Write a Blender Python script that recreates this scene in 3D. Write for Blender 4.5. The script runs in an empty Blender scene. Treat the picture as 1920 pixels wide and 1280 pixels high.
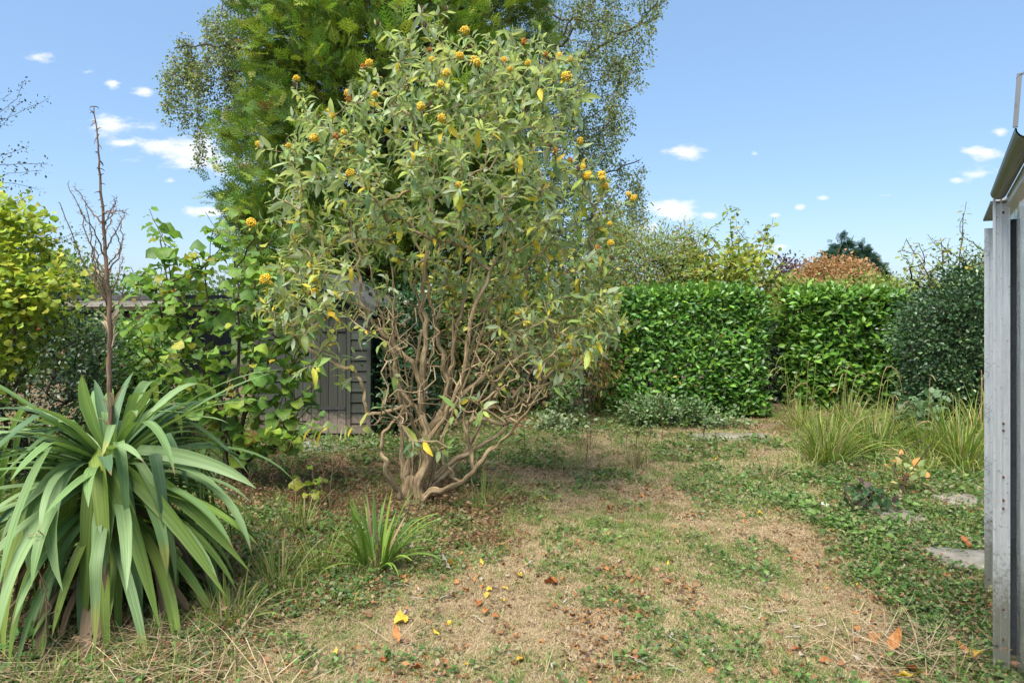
import bpy, math
import numpy as np
from mathutils import Matrix, Vector

# ------------------------------------------------------------------ camera, sky, sun, exposure
scene = bpy.context.scene
F, CH, HY = 1251.0, 1.6, 555.0          # focal length in px of the 1920 px photo, eye height, horizon row
cam_d = bpy.data.cameras.new('camera')
cam = bpy.data.objects.new('camera', cam_d)
scene.collection.objects.link(cam)
cam.location = (0, 0, CH)
cam.rotation_euler = (math.radians(90), 0, 0)
cam_d.sensor_width = 36
cam_d.lens = 36 * F / 1920
cam_d.shift_y = -(640 - HY) / 1920
cam_d.clip_end = 3000
cam_d.clip_start = 0.05
scene.camera = cam

SUN_EL, SUN_AZ = math.radians(60), math.radians(210)      # azimuth measured from +Y clockwise: behind and left of the camera
world = bpy.data.worlds.new('World')
scene.world = world
world.use_nodes = True
wn, wl = world.node_tree.nodes, world.node_tree.links
wn.clear()
w_out = wn.new('ShaderNodeOutputWorld')
w_bg = wn.new('ShaderNodeBackground')
sky = wn.new('ShaderNodeTexSky')
sky.sky_type = 'NISHITA'
sky.sun_disc = False
sky.sun_elevation = SUN_EL
sky.sun_rotation = SUN_AZ
sky.altitude = 50
sky.air_density = 1.0
sky.dust_density = 0.8
sky.ozone_density = 2.2
SKY_STRENGTH = 0.08
w_bg.inputs['Strength'].default_value = SKY_STRENGTH
tc = wn.new('ShaderNodeTexCoord')
sep = wn.new('ShaderNodeSeparateXYZ')
wl.new(tc.outputs['Generated'], sep.inputs[0])


def wmath(op, a, b=None, c=None):
    n = wn.new('ShaderNodeMath'); n.operation = op
    for i, v in enumerate((a, b, c)):
        if v is None: continue
        if isinstance(v, (int, float)): n.inputs[i].default_value = v
        else: wl.new(v, n.inputs[i])
    return n.outputs[0]


yy = wmath('MAXIMUM', sep.outputs['Y'], 0.05)
cu = wmath('DIVIDE', sep.outputs['X'], yy)
cv = wmath('DIVIDE', sep.outputs['Z'], yy)
comb = wn.new('ShaderNodeCombineXYZ')
wl.new(cu, comb.inputs[0]); wl.new(cv, comb.inputs[1])
# small fair-weather clouds: direction (as tangents of azimuth and elevation) and half sizes
clouds = [(222, 238, 72, 20), (345, 282, 105, 24), (408, 302, 70, 20), (300, 272, 60, 16), (80, 105, 26, 9), (165, 135, 17, 7), (212, 157, 14, 7),
          (272, 170, 17, 9), (1283, 288, 32, 13), (1262, 394, 48, 17), (1332, 406, 18, 9), (1220, 424, 30, 18),
          (1834, 326, 44, 11), (1853, 286, 34, 11), (1875, 248, 14, 8), (1415, 287, 9, 4), (1540, 371, 14, 5), (1655, 366, 16, 5),
          (1465, 461, 15, 6), (398, 396, 42, 9), (1452, 405, 12, 6), (1500, 388, 9, 5), (320, 340, 15, 6), (1795, 336, 12, 5), (235, 268, 30, 9)]
cur = None
for (px, py, a, b) in clouds:
    m = wn.new('ShaderNodeVectorMath'); m.operation = 'SUBTRACT'
    wl.new(comb.outputs[0], m.inputs[0]); m.inputs[1].default_value = ((px - 960) / F, (HY - py) / F, 0)
    s = wn.new('ShaderNodeVectorMath'); s.operation = 'MULTIPLY'
    wl.new(m.outputs[0], s.inputs[0]); s.inputs[1].default_value = (F / a / 1.55, F / b / 1.7, 0)
    ln = wn.new('ShaderNodeVectorMath'); ln.operation = 'LENGTH'
    wl.new(s.outputs[0], ln.inputs[0])
    v = wmath('SUBTRACT', 1.0, ln.outputs['Value'])
    cur = v if cur is None else wmath('MAXIMUM', cur, v)
nz = wn.new('ShaderNodeTexNoise')
nz.inputs['Scale'].default_value = 17; nz.inputs['Detail'].default_value = 7; nz.inputs['Roughness'].default_value = 0.62
mp = wn.new('ShaderNodeMapping'); mp.inputs['Scale'].default_value = (0.8, 2.0, 1)
wl.new(comb.outputs[0], mp.inputs[0]); wl.new(mp.outputs[0], nz.inputs['Vector'])
dens = wmath('ADD', cur, wmath('MULTIPLY', wmath('SUBTRACT', nz.outputs['Fac'], 0.53), 3.6))
mr = wn.new('ShaderNodeMapRange'); mr.interpolation_type = 'SMOOTHSTEP'
mr.inputs['From Min'].default_value = 0.12; mr.inputs['From Max'].default_value = 1.0
mr.inputs['To Max'].default_value = 0.85
wl.new(dens, mr.inputs['Value'])
# no clouds towards the back of the view direction formula; only where Y > 0
front = wmath('GREATER_THAN', sep.outputs['Y'], 0.05)
fac = wmath('MULTIPLY', mr.outputs[0], front)
mixc = wn.new('ShaderNodeMix'); mixc.data_type = 'RGBA'
wl.new(fac, mixc.inputs['Factor'])
CLOUD = 6.4
mixc.inputs['B'].default_value = (CLOUD, CLOUD * 1.01, CLOUD * 1.04, 1)
# thin high veil that lightens the blue a little over the whole sky
veil = wn.new('ShaderNodeMix'); veil.data_type = 'RGBA'
veil.inputs['Factor'].default_value = 0.42
veil.inputs['B'].default_value = (2.5, 4.3, 7.0, 1)
wl.new(sky.outputs[0], veil.inputs['A'])
wl.new(veil.outputs['Result'], mixc.inputs['A'])
wl.new(mixc.outputs['Result'], w_bg.inputs['Color'])
wl.new(w_bg.outputs[0], w_out.inputs['Surface'])

sun_d = bpy.data.lights.new('sun', 'SUN')
sun_d.energy = 4.0
sun_d.angle = math.radians(40)
sun_d.color = (1.0, 0.95, 0.87)
sun = bpy.data.objects.new('sun', sun_d)
scene.collection.objects.link(sun)
sd = Vector((math.sin(SUN_AZ) * math.cos(SUN_EL), math.cos(SUN_AZ) * math.cos(SUN_EL), math.sin(SUN_EL)))
sun.rotation_euler = sd.to_track_quat('Z', 'Y').to_euler()
scene.render.engine = 'CYCLES'
scene.view_settings.view_transform = 'Standard'
scene.view_settings.look = 'None'
scene.view_settings.gamma = 1
scene.view_settings.use_curve_mapping = False
scene.view_settings.exposure = 1.14
scene.cycles.max_bounces = 8
scene.cycles.diffuse_bounces = 3
scene.cycles.transmission_bounces = 6
scene.cycles.transparent_max_bounces = 8

# ------------------------------------------------------------------ helpers
R = np.random.default_rng(11)
COL = scene.collection
U = R.uniform


def at(px, py, Y):
    px, py, Y = np.broadcast_arrays(np.asarray(px, float), np.asarray(py, float), np.asarray(Y, float))
    return np.stack([(px - 960) / F * Y, Y, CH - (py - HY) / F * Y], -1)


def gat(px, py):
    Y = F * CH / (py - HY)
    return np.array([(px - 960) / F * Y, Y, 0.0])


def gh(x, y):
    x = np.asarray(x, float); y = np.asarray(y, float)
    return 0.022 * np.sin(1.3 * x + 0.5) * np.sin(0.9 * y + 1) + 0.012 * np.sin(3.1 * x + 1.7 * y) + 0.008 * np.sin(5.3 * y - 2.2 * x)


def norm(v):
    return v / np.maximum(np.linalg.norm(v, axis=-1, keepdims=True), 1e-9)


def vnoise(x, y, s, seed):
    g = np.random.default_rng(seed).random((64, 64))
    x = np.asarray(x, float) / s + 1000; y = np.asarray(y, float) / s + 1000
    i, j = np.floor(x).astype(int), np.floor(y).astype(int)
    fx, fy = x - i, y - j
    fx = fx * fx * (3 - 2 * fx); fy = fy * fy * (3 - 2 * fy)
    a, b, c, d = g[i % 64, j % 64], g[(i + 1) % 64, j % 64], g[i % 64, (j + 1) % 64], g[(i + 1) % 64, (j + 1) % 64]
    return (a * (1 - fx) + b * fx) * (1 - fy) + (c * (1 - fx) + d * fx) * fy


def fbm(x, y, s, seed):
    return (vnoise(x, y, s, seed) * 0.5 + vnoise(x, y, s / 2.1, seed + 1) * 0.3 + vnoise(x, y, s / 4.3, seed + 2) * 0.2)


def inpoly(x, y, poly):
    poly = np.asarray(poly, float); n = len(poly)
    r = np.zeros(np.shape(x), bool)
    for i in range(n):
        x1, y1 = poly[i]; x2, y2 = poly[(i + 1) % n]
        if y1 == y2: continue
        c = ((y1 > y) != (y2 > y)) & (x < (x2 - x1) * (y - y1) / (y2 - y1) + x1)
        r ^= c
    return r


def edged(x, y, poly):
    poly = np.asarray(poly, float); n = len(poly); best = np.full(np.shape(x), 1e9)
    for i in range(n):
        a = poly[i]; b = poly[(i + 1) % n]; ab = b - a
        t = np.clip(((x - a[0]) * ab[0] + (y - a[1]) * ab[1]) / (ab @ ab + 1e-9), 0, 1)
        best = np.minimum(best, np.hypot(x - a[0] - t * ab[0], y - a[1] - t * ab[1]))
    return best


def samp(poly, n):
    poly = np.asarray(poly, float); lo, hi = poly.min(0), poly.max(0)
    out = np.zeros((0, 2))
    while len(out) < n:
        q = U(lo, hi, (n * 3, 2)); q = q[inpoly(q[:, 0], q[:, 1], poly)]
        out = np.vstack([out, q])
    return out[:n]


def tag(o, label=None, cat=None, group=None, kind=None):
    if label: o['label'] = label
    if cat: o['category'] = cat
    if group: o['group'] = group
    if kind: o['kind'] = kind
    return o


def thing(name, label, cat, loc=(0, 0, 0), group=None):
    o = bpy.data.objects.new(name, None); COL.objects.link(o)
    o.location = Vector([float(v) for v in loc])
    o.empty_display_size = 0.1
    return tag(o, label, cat, group)


def link(name, me, parent=None, M=None):
    o = bpy.data.objects.new(name, me); COL.objects.link(o)
    if parent is not None: o.parent = parent
    if M is not None:
        if parent is not None:
            off = wloc(parent)
            M = Matrix.Translation(-off) @ M
        o.matrix_basis = M
    return o


def wloc(o):
    v = Vector((0, 0, 0))
    while o is not None:
        v += o.location; o = o.parent
    return v


class MB:
    def __init__(s):
        s.V, s.F3, s.F4, s.T, s.L, s.n = [], [], [], [], [], 0

    def add(s, V, Fc, tint=(.5, .5, .5), luv=None):
        V = np.asarray(V, float).reshape(-1, 3); Fc = np.asarray(Fc, int)
        (s.F4 if Fc.shape[1] == 4 else s.F3).append(Fc + s.n)
        s.V.append(V)
        t = np.asarray(tint, float)
        s.T.append(np.broadcast_to(t, (len(V), 3)))
        s.L.append(np.zeros((len(V), 3)) if luv is None else np.broadcast_to(luv, (len(V), 3)))
        s.n += len(V)
        return s

    def box(s, lo, hi, tint=(.5, .5, .5)):
        (a, b, c), (d, e, f) = lo, hi
        V = [(a, b, c), (d, b, c), (d, e, c), (a, e, c), (a, b, f), (d, b, f), (d, e, f), (a, e, f)]
        return s.add(V, [(0, 3, 2, 1), (4, 5, 6, 7), (0, 1, 5, 4), (1, 2, 6, 5), (2, 3, 7, 6), (3, 0, 4, 7)], tint)

    def mesh(s, name, off=(0, 0, 0), smooth=True):
        me = bpy.data.meshes.new(name)
        V = np.concatenate(s.V) - np.asarray(off, float)
        f3 = np.concatenate(s.F3) if s.F3 else np.zeros((0, 3), int)
        f4 = np.concatenate(s.F4) if s.F4 else np.zeros((0, 4), int)
        nl = f3.size + f4.size
        me.vertices.add(len(V)); me.loops.add(nl); me.polygons.add(len(f3) + len(f4))
        me.vertices.foreach_set('co', V.astype(np.float32).ravel())
        me.loops.foreach_set('vertex_index', np.concatenate([f3.ravel(), f4.ravel()]).astype(np.int32))
        st = np.concatenate([np.arange(len(f3)) * 3, f3.size + np.arange(len(f4)) * 4]).astype(np.int32)
        me.polygons.foreach_set('loop_start', st)
        me.update(calc_edges=True)
        me.polygons.foreach_set('use_smooth', np.full(len(st), bool(smooth)))
        a = me.attributes.new('tint', 'FLOAT_VECTOR', 'POINT')
        a.data.foreach_set('vector', np.concatenate(s.T).astype(np.float32).ravel())
        a = me.attributes.new('luv', 'FLOAT_VECTOR', 'POINT')
        a.data.foreach_set('vector', np.concatenate(s.L).astype(np.float32).ravel())
        return me

    def build(s, name, mat, parent=None, smooth=True, kind=None):
        off = wloc(parent) if parent is not None else (0, 0, 0)
        me = s.mesh(name, off, smooth)
        me.materials.append(mat)
        o = link(name, me, parent)
        if kind: o['kind'] = kind
        return o


def tube(mb, pts, rad, sides=5, tint=(.3, .2, .1), cap=False):
    pts = np.asarray(pts, float); n = len(pts)
    rad = np.broadcast_to(np.asarray(rad, float), (n,))
    T = norm(np.gradient(pts, axis=0))
    ref = np.array([0.31, 0.87, 0.2]) if abs(T[0] @ norm(np.array([0.31, 0.87, 0.2]))) < 0.9 else np.array([1., 0, 0])
    A = norm(np.cross(T, ref)); 
    for i in range(1, n):
        a = A[i - 1] - (A[i - 1] @ T[i]) * T[i]; A[i] = a / (np.linalg.norm(a) + 1e-9)
    B = np.cross(T, A)
    an = np.arange(sides + 1) / sides * 2 * np.pi
    V = pts[:, None] + rad[:, None, None] * (np.cos(an)[None, :, None] * A[:, None] + np.sin(an)[None, :, None] * B[:, None])
    ln = np.concatenate([[0], np.cumsum(np.linalg.norm(np.diff(pts, axis=0), axis=1))])
    luv = np.stack(np.broadcast_arrays(np.arange(sides + 1)[None] / sides, ln[:, None], U(0, 1)), -1).reshape(-1, 3)
    i, j = np.meshgrid(np.arange(n - 1), np.arange(sides), indexing='ij')
    a = (i * (sides + 1) + j).ravel()
    mb.add(V.reshape(-1, 3), np.stack([a, a + 1, a + sides + 2, a + sides + 1], 1), tint, luv)


# leaf templates: length 1 along +Y, face towards +Z
def leaf_tpl(prof, nseg=4, w=0.35, fold=0.25, curl=0.4, wave=0.0, seed=0, pet=0.0):
    r = np.random.default_rng(seed)
    t = np.linspace(0, 1, nseg + 1)
    ww = np.array([prof(x) for x in t]) * w / 2
    ang = -curl * (t ** 1.5)
    ds = 1 / nseg
    y = np.concatenate([[0], np.cumsum(np.cos(ang[1:]) * ds)]); z = np.concatenate([[0], np.cumsum(np.sin(ang[1:]) * ds)])
    V, L = [], []
    for k in range(nseg + 1):
        for sx in (-1, 0, 1):
            V.append((sx * ww[k], y[k], z[k] + abs(sx) * ww[k] * fold + (r.normal() * wave * ww[k] if sx else 0)))
            L.append((sx, t[k]))
    Fc = []
    for k in range(nseg):
        for c in (0, 1):
            a = k * 3 + c; Fc.append((a, a + 1, a + 4, a + 3))
    V = np.array(V)
    V[:, 1] += pet
    return V, np.array(Fc), np.array(L)


def frames(D, N):
    Y = norm(D); X = norm(np.cross(Y, N)); Z = np.cross(X, Y)
    return X, Y, Z


def rnd(n, s=1.0): return R.normal(0, s, (n, 3))


def foliage(root, name, mat, tpls, P, D, N, L, palette, nparts=0, score=None, part='leaf', jit=0.18, ti=None, W=None):
    """Places leaves; the nparts with the best score are objects of their own, the rest one mesh of kind stuff."""
    n = len(P)
    X, Y, Z = frames(D, N)
    L = np.broadcast_to(L, (n,))
    wts = np.array([p[0] for p in palette], float); pal = np.array([p[1] for p in palette], float)
    if ti is None: ti = R.choice(len(pal), n, p=wts / wts.sum())
    k = R.integers(0, len(tpls), n)
    sel = np.zeros(n, bool)
    if nparts:
        sc = score if score is not None else -P[:, 1]
        sel[np.argsort(-sc)[:nparts]] = True
    mb = MB()
    tn = pal[ti] * (1 + R.normal(0, jit, (n, 1))) * (1 + R.normal(0, jit * .3, (n, 3)))
    tn = np.clip(tn, 0.003, 0.95)
    Wf = np.ones(n) if W is None else W
    for q, (V, Fc, uv) in enumerate(tpls):
        m = (k == q) & ~sel
        c = int(m.sum())
        if not c: continue
        VV = P[m][:, None] + L[m][:, None, None] * (V[None, :, 0:1] * X[m][:, None] * Wf[m][:, None, None] + V[None, :, 1:2] * Y[m][:, None] + V[None, :, 2:3] * Z[m][:, None])
        FF = (Fc[None] + (np.arange(c) * len(V))[:, None, None]).reshape(-1, Fc.shape[1])
        luv = np.concatenate([np.broadcast_to(uv, (c, len(V), 2)), np.broadcast_to(U(0, 1, (c, 1, 1)), (c, len(V), 1))], -1).reshape(-1, 3)
        mb.add(VV.reshape(-1, 3), FF, np.repeat(tn[m], len(V), 0), luv)
    if mb.n:
        mb.build(name, mat, root, kind='stuff')
    cache = {}
    for i in np.nonzero(sel)[0]:
        v = int(R.integers(0, 2))
        key = (int(k[i]), int(ti[i]), v)
        if key not in cache:
            V, Fc, uv = tpls[k[i]]
            b = MB().add(V, Fc, np.clip(pal[ti[i]] * (0.85 + 0.3 * v), 0, .95), np.concatenate([uv, np.full((len(uv), 1), v * .5 + .2)], 1))
            me = b.mesh(part); me.materials.append(mat); cache[key] = me
        l = float(L[i])
        M = Matrix(((X[i][0] * l * Wf[i], Y[i][0] * l, Z[i][0] * l, P[i][0]), (X[i][1] * l * Wf[i], Y[i][1] * l, Z[i][1] * l, P[i][1]),
                    (X[i][2] * l * Wf[i], Y[i][2] * l, Z[i][2] * l, P[i][2]), (0, 0, 0, 1)))
        link(part, cache[key], root, M)
    return sel


# branch growth: tips join the nearest part of the skeleton
def grow(mains, tips, tdir, step=0.12, wig=0.02, down=0.8, order='dist', rt=0.003, pw=0.5, mainr=None, minr=0.0022, arch=0.3):
    pos, par, paths = [], [], []
    for m in mains:
        m = np.asarray(m, float)
        idx = []
        for i, p in enumerate(m):
            par.append(idx[-1] if idx else -1); pos.append(p); idx.append(len(pos) - 1)
        paths.append(idx)
    nm = len(mains)
    base = pos[0]
    o = np.argsort(np.linalg.norm(tips - base, axis=1))
    cap = 200000
    buf = np.zeros((cap, 3)); cnt = len(pos); buf[:cnt] = pos
    tipn = []
    for t in o:
        tp = tips[t]; d = buf[:cnt] - tp
        dist = np.linalg.norm(d, axis=1)
        cost = dist + down * np.maximum(0, d[:, 2] + 0.3 * dist)
        a = int(np.argmin(cost)); dd = dist[a]
        if dd < 1e-4: tipn.append((t, a)); continue
        P0 = buf[a]
        pd = norm(P0 - buf[par[a]]) if par[a] >= 0 else np.array([0, 0, 1.])
        P1 = P0 + (pd * 0.5 + norm(tp - P0) * 0.5) * dd * 0.35
        P2 = tp - tdir[t] * dd * arch
        n = max(2, int(dd / step))
        s = np.linspace(0, 1, n + 1)[1:, None]
        pp = (1 - s) ** 3 * P0 + 3 * (1 - s) ** 2 * s * P1 + 3 * (1 - s) * s * s * P2 + s ** 3 * tp
        pp[:-1] += R.normal(0, wig, (n, 3))[:-1]
        idx = [a]
        for q in pp:
            buf[cnt] = q; par.append(idx[-1]); idx.append(cnt); cnt += 1
        paths.append(idx); tipn.append((t, cnt - 1))
    c = np.zeros(cnt)
    for t, a in tipn:
        while a >= 0: c[a] += 1; a = par[a]
    rad = np.maximum(rt * np.maximum(c, 1) ** pw, minr)
    out = []
    for i, idx in enumerate(paths):
        r = rad[idx].copy()
        if i >= nm: r[0] = min(r[0], r[1] * 1.3) if len(r) > 1 else r[0]
        elif mainr is not None:
            r = np.maximum(r, np.interp(np.linspace(0, 1, len(idx)), np.linspace(0, 1, len(mainr[i])), mainr[i]))
        out.append((buf[idx], r))
    return out, nm


def smooth_path(P, n=None, wob=0.0):
    P = np.asarray(P, float)
    m = len(P)
    if n is None: n = m * 4
    d = np.concatenate([[0], np.cumsum(np.linalg.norm(np.diff(P, axis=0), axis=1))])
    t = np.linspace(0, d[-1], n)
    Q = np.stack([np.interp(t, d, P[:, i]) for i in range(3)], -1)
    for _ in range(2):
        Q[1:-1] = (Q[:-2] + 2 * Q[1:-1] + Q[2:]) / 4
    if wob: Q[1:-1] += R.normal(0, wob, (n - 2, 3))
    return Q


# ------------------------------------------------------------------ materials
def new_mat(name):
    m = bpy.data.materials.new(name); m.use_nodes = True
    nt = m.node_tree; b = nt.nodes['Principled BSDF']
    return m, nt, b


def nd(nt, t, **kw):
    n = nt.nodes.new(t)
    for k, v in kw.items():
        if k in n.inputs.keys(): 
            n.inputs[k].default_value = v
        else: setattr(n, k, v)
    return n


def attr(nt, name):
    n = nt.nodes.new('ShaderNodeAttribute'); n.attribute_name = name; return n


def mixrgb(nt, a, b, fac, blend='MIX'):
    n = nt.nodes.new('ShaderNodeMix'); n.data_type = 'RGBA'; n.blend_type = blend
    for s, v in (('A', a), ('B', b), ('Factor', fac)):
        sock = [q for q in n.inputs if q.name == s and (q.type == 'RGBA' if s != 'Factor' else q.type == 'VALUE')][0]
        if hasattr(v, 'links'): nt.links.new(v, sock)
        else: sock.default_value = v if s == 'Factor' else (v[0], v[1], v[2], 1)
    return [q for q in n.outputs if q.type == 'RGBA'][0]


def ramp(nt, fac, stops):
    n = nt.nodes.new('ShaderNodeValToRGB'); nt.links.new(fac, n.inputs[0])
    e = n.color_ramp.elements
    while len(e) < len(stops): e.new(0.5)
    for k, (p, c) in enumerate(stops):
        e[k].position = p; e[k].color = (c[0], c[1], c[2], 1) if hasattr(c, '__len__') else (c, c, c, 1)
    return n.outputs[0]


def leaf_mat(name, rough=0.45, trans=0.3, under=None, underf=0.5, spec=0.4, vein=0.25, blot=0.25, stripe=0.0, tcol=(1.25, 1.3, 0.6)):
    m, nt, b = new_mat(name)
    L = nt.links
    t = attr(nt, 'tint'); l = attr(nt, 'luv')
    sp = nd(nt, 'ShaderNodeSeparateXYZ'); L.new(l.outputs['Vector'], sp.inputs[0])
    nz = nd(nt, 'ShaderNodeTexNoise', Scale=2.3, Detail=3.0)
    sc = nd(nt, 'ShaderNodeVectorMath', operation='MULTIPLY'); L.new(l.outputs['Vector'], sc.inputs[0]); sc.inputs[1].default_value = (1, 2, 37)
    L.new(sc.outputs[0], nz.inputs['Vector'])
    f = ramp(nt, nz.outputs['Fac'], [(0.3, 1 - blot), (0.7, 1 + blot * .6)])
    col = mixrgb(nt, t.outputs['Color'], f, 1.0, 'MULTIPLY')
    ab = nd(nt, 'ShaderNodeMath', operation='ABSOLUTE'); L.new(sp.outputs['X'], ab.inputs[0])
    if vein:
        mrib = ramp(nt, ab.outputs[0], [(0.0, vein), (0.14, 0.0)])
        lt = mixrgb(nt, col, (1, 1, 0.8), 0.0); 
        ml = nd(nt, 'ShaderNodeMath', operation='MULTIPLY'); L.new(mrib, ml.inputs[0]); ml.inputs[1].default_value = 0.5
        bright = mixrgb(nt, col, (2.2, 2.0, 1.8), 1.0, 'MULTIPLY')
        col = mixrgb(nt, col, bright, ml.outputs[0])
    if stripe:
        n2 = nd(nt, 'ShaderNodeTexNoise', Scale=1.0, Detail=2.0)
        s2 = nd(nt, 'ShaderNodeVectorMath', operation='MULTIPLY'); L.new(l.outputs['Vector'], s2.inputs[0]); s2.inputs[1].default_value = (9, .7, 53)
        L.new(s2.outputs[0], n2.inputs['Vector'])
        f2 = ramp(nt, n2.outputs['Fac'], [(0.35, 1 - stripe), (0.65, 1 + stripe)])
        col = mixrgb(nt, col, f2, 1.0, 'MULTIPLY')
    if under:
        g = nd(nt, 'ShaderNodeNewGeometry')
        ff = nd(nt, 'ShaderNodeMath', operation='MULTIPLY'); L.new(g.outputs['Backfacing'], ff.inputs[0]); ff.inputs[1].default_value = underf
        col = mixrgb(nt, col, under, ff.outputs[0])
    L.new(col, b.inputs['Base Color'])
    b.inputs['Roughness'].default_value = rough
    b.inputs['Specular IOR Level'].default_value = spec
    if trans:
        tr = nd(nt, 'ShaderNodeBsdfTranslucent')
        tcl = mixrgb(nt, col, tcol, 1.0, 'MULTIPLY')
        L.new(tcl, tr.inputs['Color'])
        mx = nd(nt, 'ShaderNodeMixShader'); mx.inputs[0].default_value = trans
        L.new(b.outputs[0], mx.inputs[1]); L.new(tr.outputs[0], mx.inputs[2])
        L.new(mx.outputs[0], nt.nodes['Material Output'].inputs['Surface'])
    return m


def bark_mat(name, c1, c2, rough=0.85, su=26, sv=5, bump=0.6):
    m, nt, b = new_mat(name); L = nt.links
    l = attr(nt, 'luv')
    s = nd(nt, 'ShaderNodeVectorMath', operation='MULTIPLY'); L.new(l.outputs['Vector'], s.inputs[0]); s.inputs[1].default_value = (su * .35, sv, 91)
    g = nd(nt, 'ShaderNodeTexNoise', Scale=1.0, Detail=5.0, Roughness=.65); L.new(s.outputs[0], g.inputs['Vector'])
    tc = nd(nt, 'ShaderNodeTexCoord')
    g2 = nd(nt, 'ShaderNodeTexNoise', Scale=9.0, Detail=3.0); L.new(tc.outputs['Object'], g2.inputs['Vector'])
    c = ramp(nt, g.outputs['Fac'], [(0.32, c1), (0.66, c2)])
    f = ramp(nt, g2.outputs['Fac'], [(0.3, .65), (0.7, 1.2)])
    col = mixrgb(nt, c, f, 1.0, 'MULTIPLY')
    L.new(col, b.inputs['Base Color']); b.inputs['Roughness'].default_value = rough
    b.inputs['Specular IOR Level'].default_value = 0.2
    bp = nd(nt, 'ShaderNodeBump', Strength=bump, Distance=0.01); L.new(g.outputs['Fac'], bp.inputs['Height']); L.new(bp.outputs[0], b.inputs['Normal'])
    return m


def tint_mat(name, rough=0.8, trans=0.0, spec=0.2):
    return leaf_mat(name, rough=rough, trans=trans, spec=spec, vein=0, blot=0.15)


M_budd = leaf_mat('buddleja_leaf', 0.55, 0.42, under=(.46, .50, .38), underf=0.65, spec=0.3, blot=.2)
M_hazel = leaf_mat('hazel_leaf', 0.5, 0.42, under=(.16, .24, .08), underf=.4, spec=0.35)
M_laurel = leaf_mat('laurel_leaf', 0.38, 0.26, spec=0.55, under=(.14, .22, .05), underf=.4)
M_soft = leaf_mat('soft_leaf', 0.55, 0.35, spec=0.3)
M_gloss = leaf_mat('small_gloss_leaf', 0.3, 0.12, spec=0.5)
M_conifer = leaf_mat('conifer_spray', 0.6, 0.35, spec=0.25, vein=0, blot=.3)
M_yucca = leaf_mat('sword_leaf', 0.52, 0.25, spec=0.3, vein=0.0, blot=.18, stripe=.22, tcol=(1.2, 1.25, .5))
M_grass = leaf_mat('grass_blade', 0.6, 0.3, spec=0.25, vein=0, blot=.1)
M_dry = leaf_mat('dry_blade', 0.8, 0.2, spec=0.15, vein=0, blot=.2, tcol=(1.1, 1, .8))
M_fallen = leaf_mat('fallen_leaf', 0.65, 0.2, spec=0.25, vein=.25, blot=.4, tcol=(1.1, 1, .7))
M_petal = leaf_mat('flower_petal', 0.6, 0.2, spec=0.2, vein=0, blot=.25, tcol=(1.1, 1, .6))
M_bark_b = bark_mat('buddleja_bark', (.15, .10, .05), (.58, .43, .25), su=34, sv=8, bump=1.0)
M_bark_h = bark_mat('hazel_bark', (.055, .04, .028), (.15, .11, .075))
M_bark_d = bark_mat('dark_bark', (.03, .022, .017), (.085, .06, .045))
M_bark_w = bark_mat('birch_bark', (.05, .045, .042), (.16, .14, .13))
M_stalk = bark_mat('dead_stalk', (.10, .06, .04), (.27, .18, .12), su=18, sv=9)
M_straw = tint_mat('straw_stem', 0.75)

def lance(t): return max(0.0, math.sin(math.pi * t ** 0.8)) ** 0.8
def ovate(t): return max(0.0, math.sin(math.pi * min(1, t ** 0.72))) ** 0.65
def roundp(t): return max(0.0, math.sin(math.pi * min(1, t ** 0.85))) ** 0.5
def obov(t): return max(0.0, math.sin(math.pi * t ** 1.15)) ** 0.7
def blade(t): return min(1.0, 0.75 + t) * (1 - t ** 2.2)

T_lance = [leaf_tpl(lance, 4, .30, .3, c, .25, s) for s, c in enumerate((.2, .6, 1.0, -.2))]
T_round = [leaf_tpl(roundp, 4, .95, .18, c, .35, s) for s, c in enumerate((.3, .7, -.2, .5))]
T_laurel = [leaf_tpl(obov, 3, .44, .25, c, .1, s) for s, c in enumerate((.2, .5, .0))]
T_ovate = [leaf_tpl(ovate, 3, .6, .25, c, .2, s) for s, c in enumerate((.3, .7, -.1))]
T_small = [leaf_tpl(roundp, 2, .6, .3, c, .2, s) for s, c in enumerate((.3, -.3))]
T_tiny = [leaf_tpl(roundp, 2, .75, .3, .2, .3, 3)]
T_narrow = [leaf_tpl(lance, 3, .2, .3, c, .1, s) for s, c in enumerate((.3, .8))]
T_blade = [leaf_tpl(blade, 6, .035, .4, c, 0, s) for s, c in enumerate((.5, 1.2, 2.2))]


def clump_tips(poly, Y, T, n, R0=60, bias=0.5):
    q = samp(poly, n)
    d = edged(q[:, 0], q[:, 1], poly)
    h = T * np.sqrt(np.clip(d / R0, 0.02, 1))
    s = U(-1, 1, n); s = np.sign(s) * np.abs(s) ** bias
    return at(q[:, 0], q[:, 1], Y + s * h)


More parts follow.
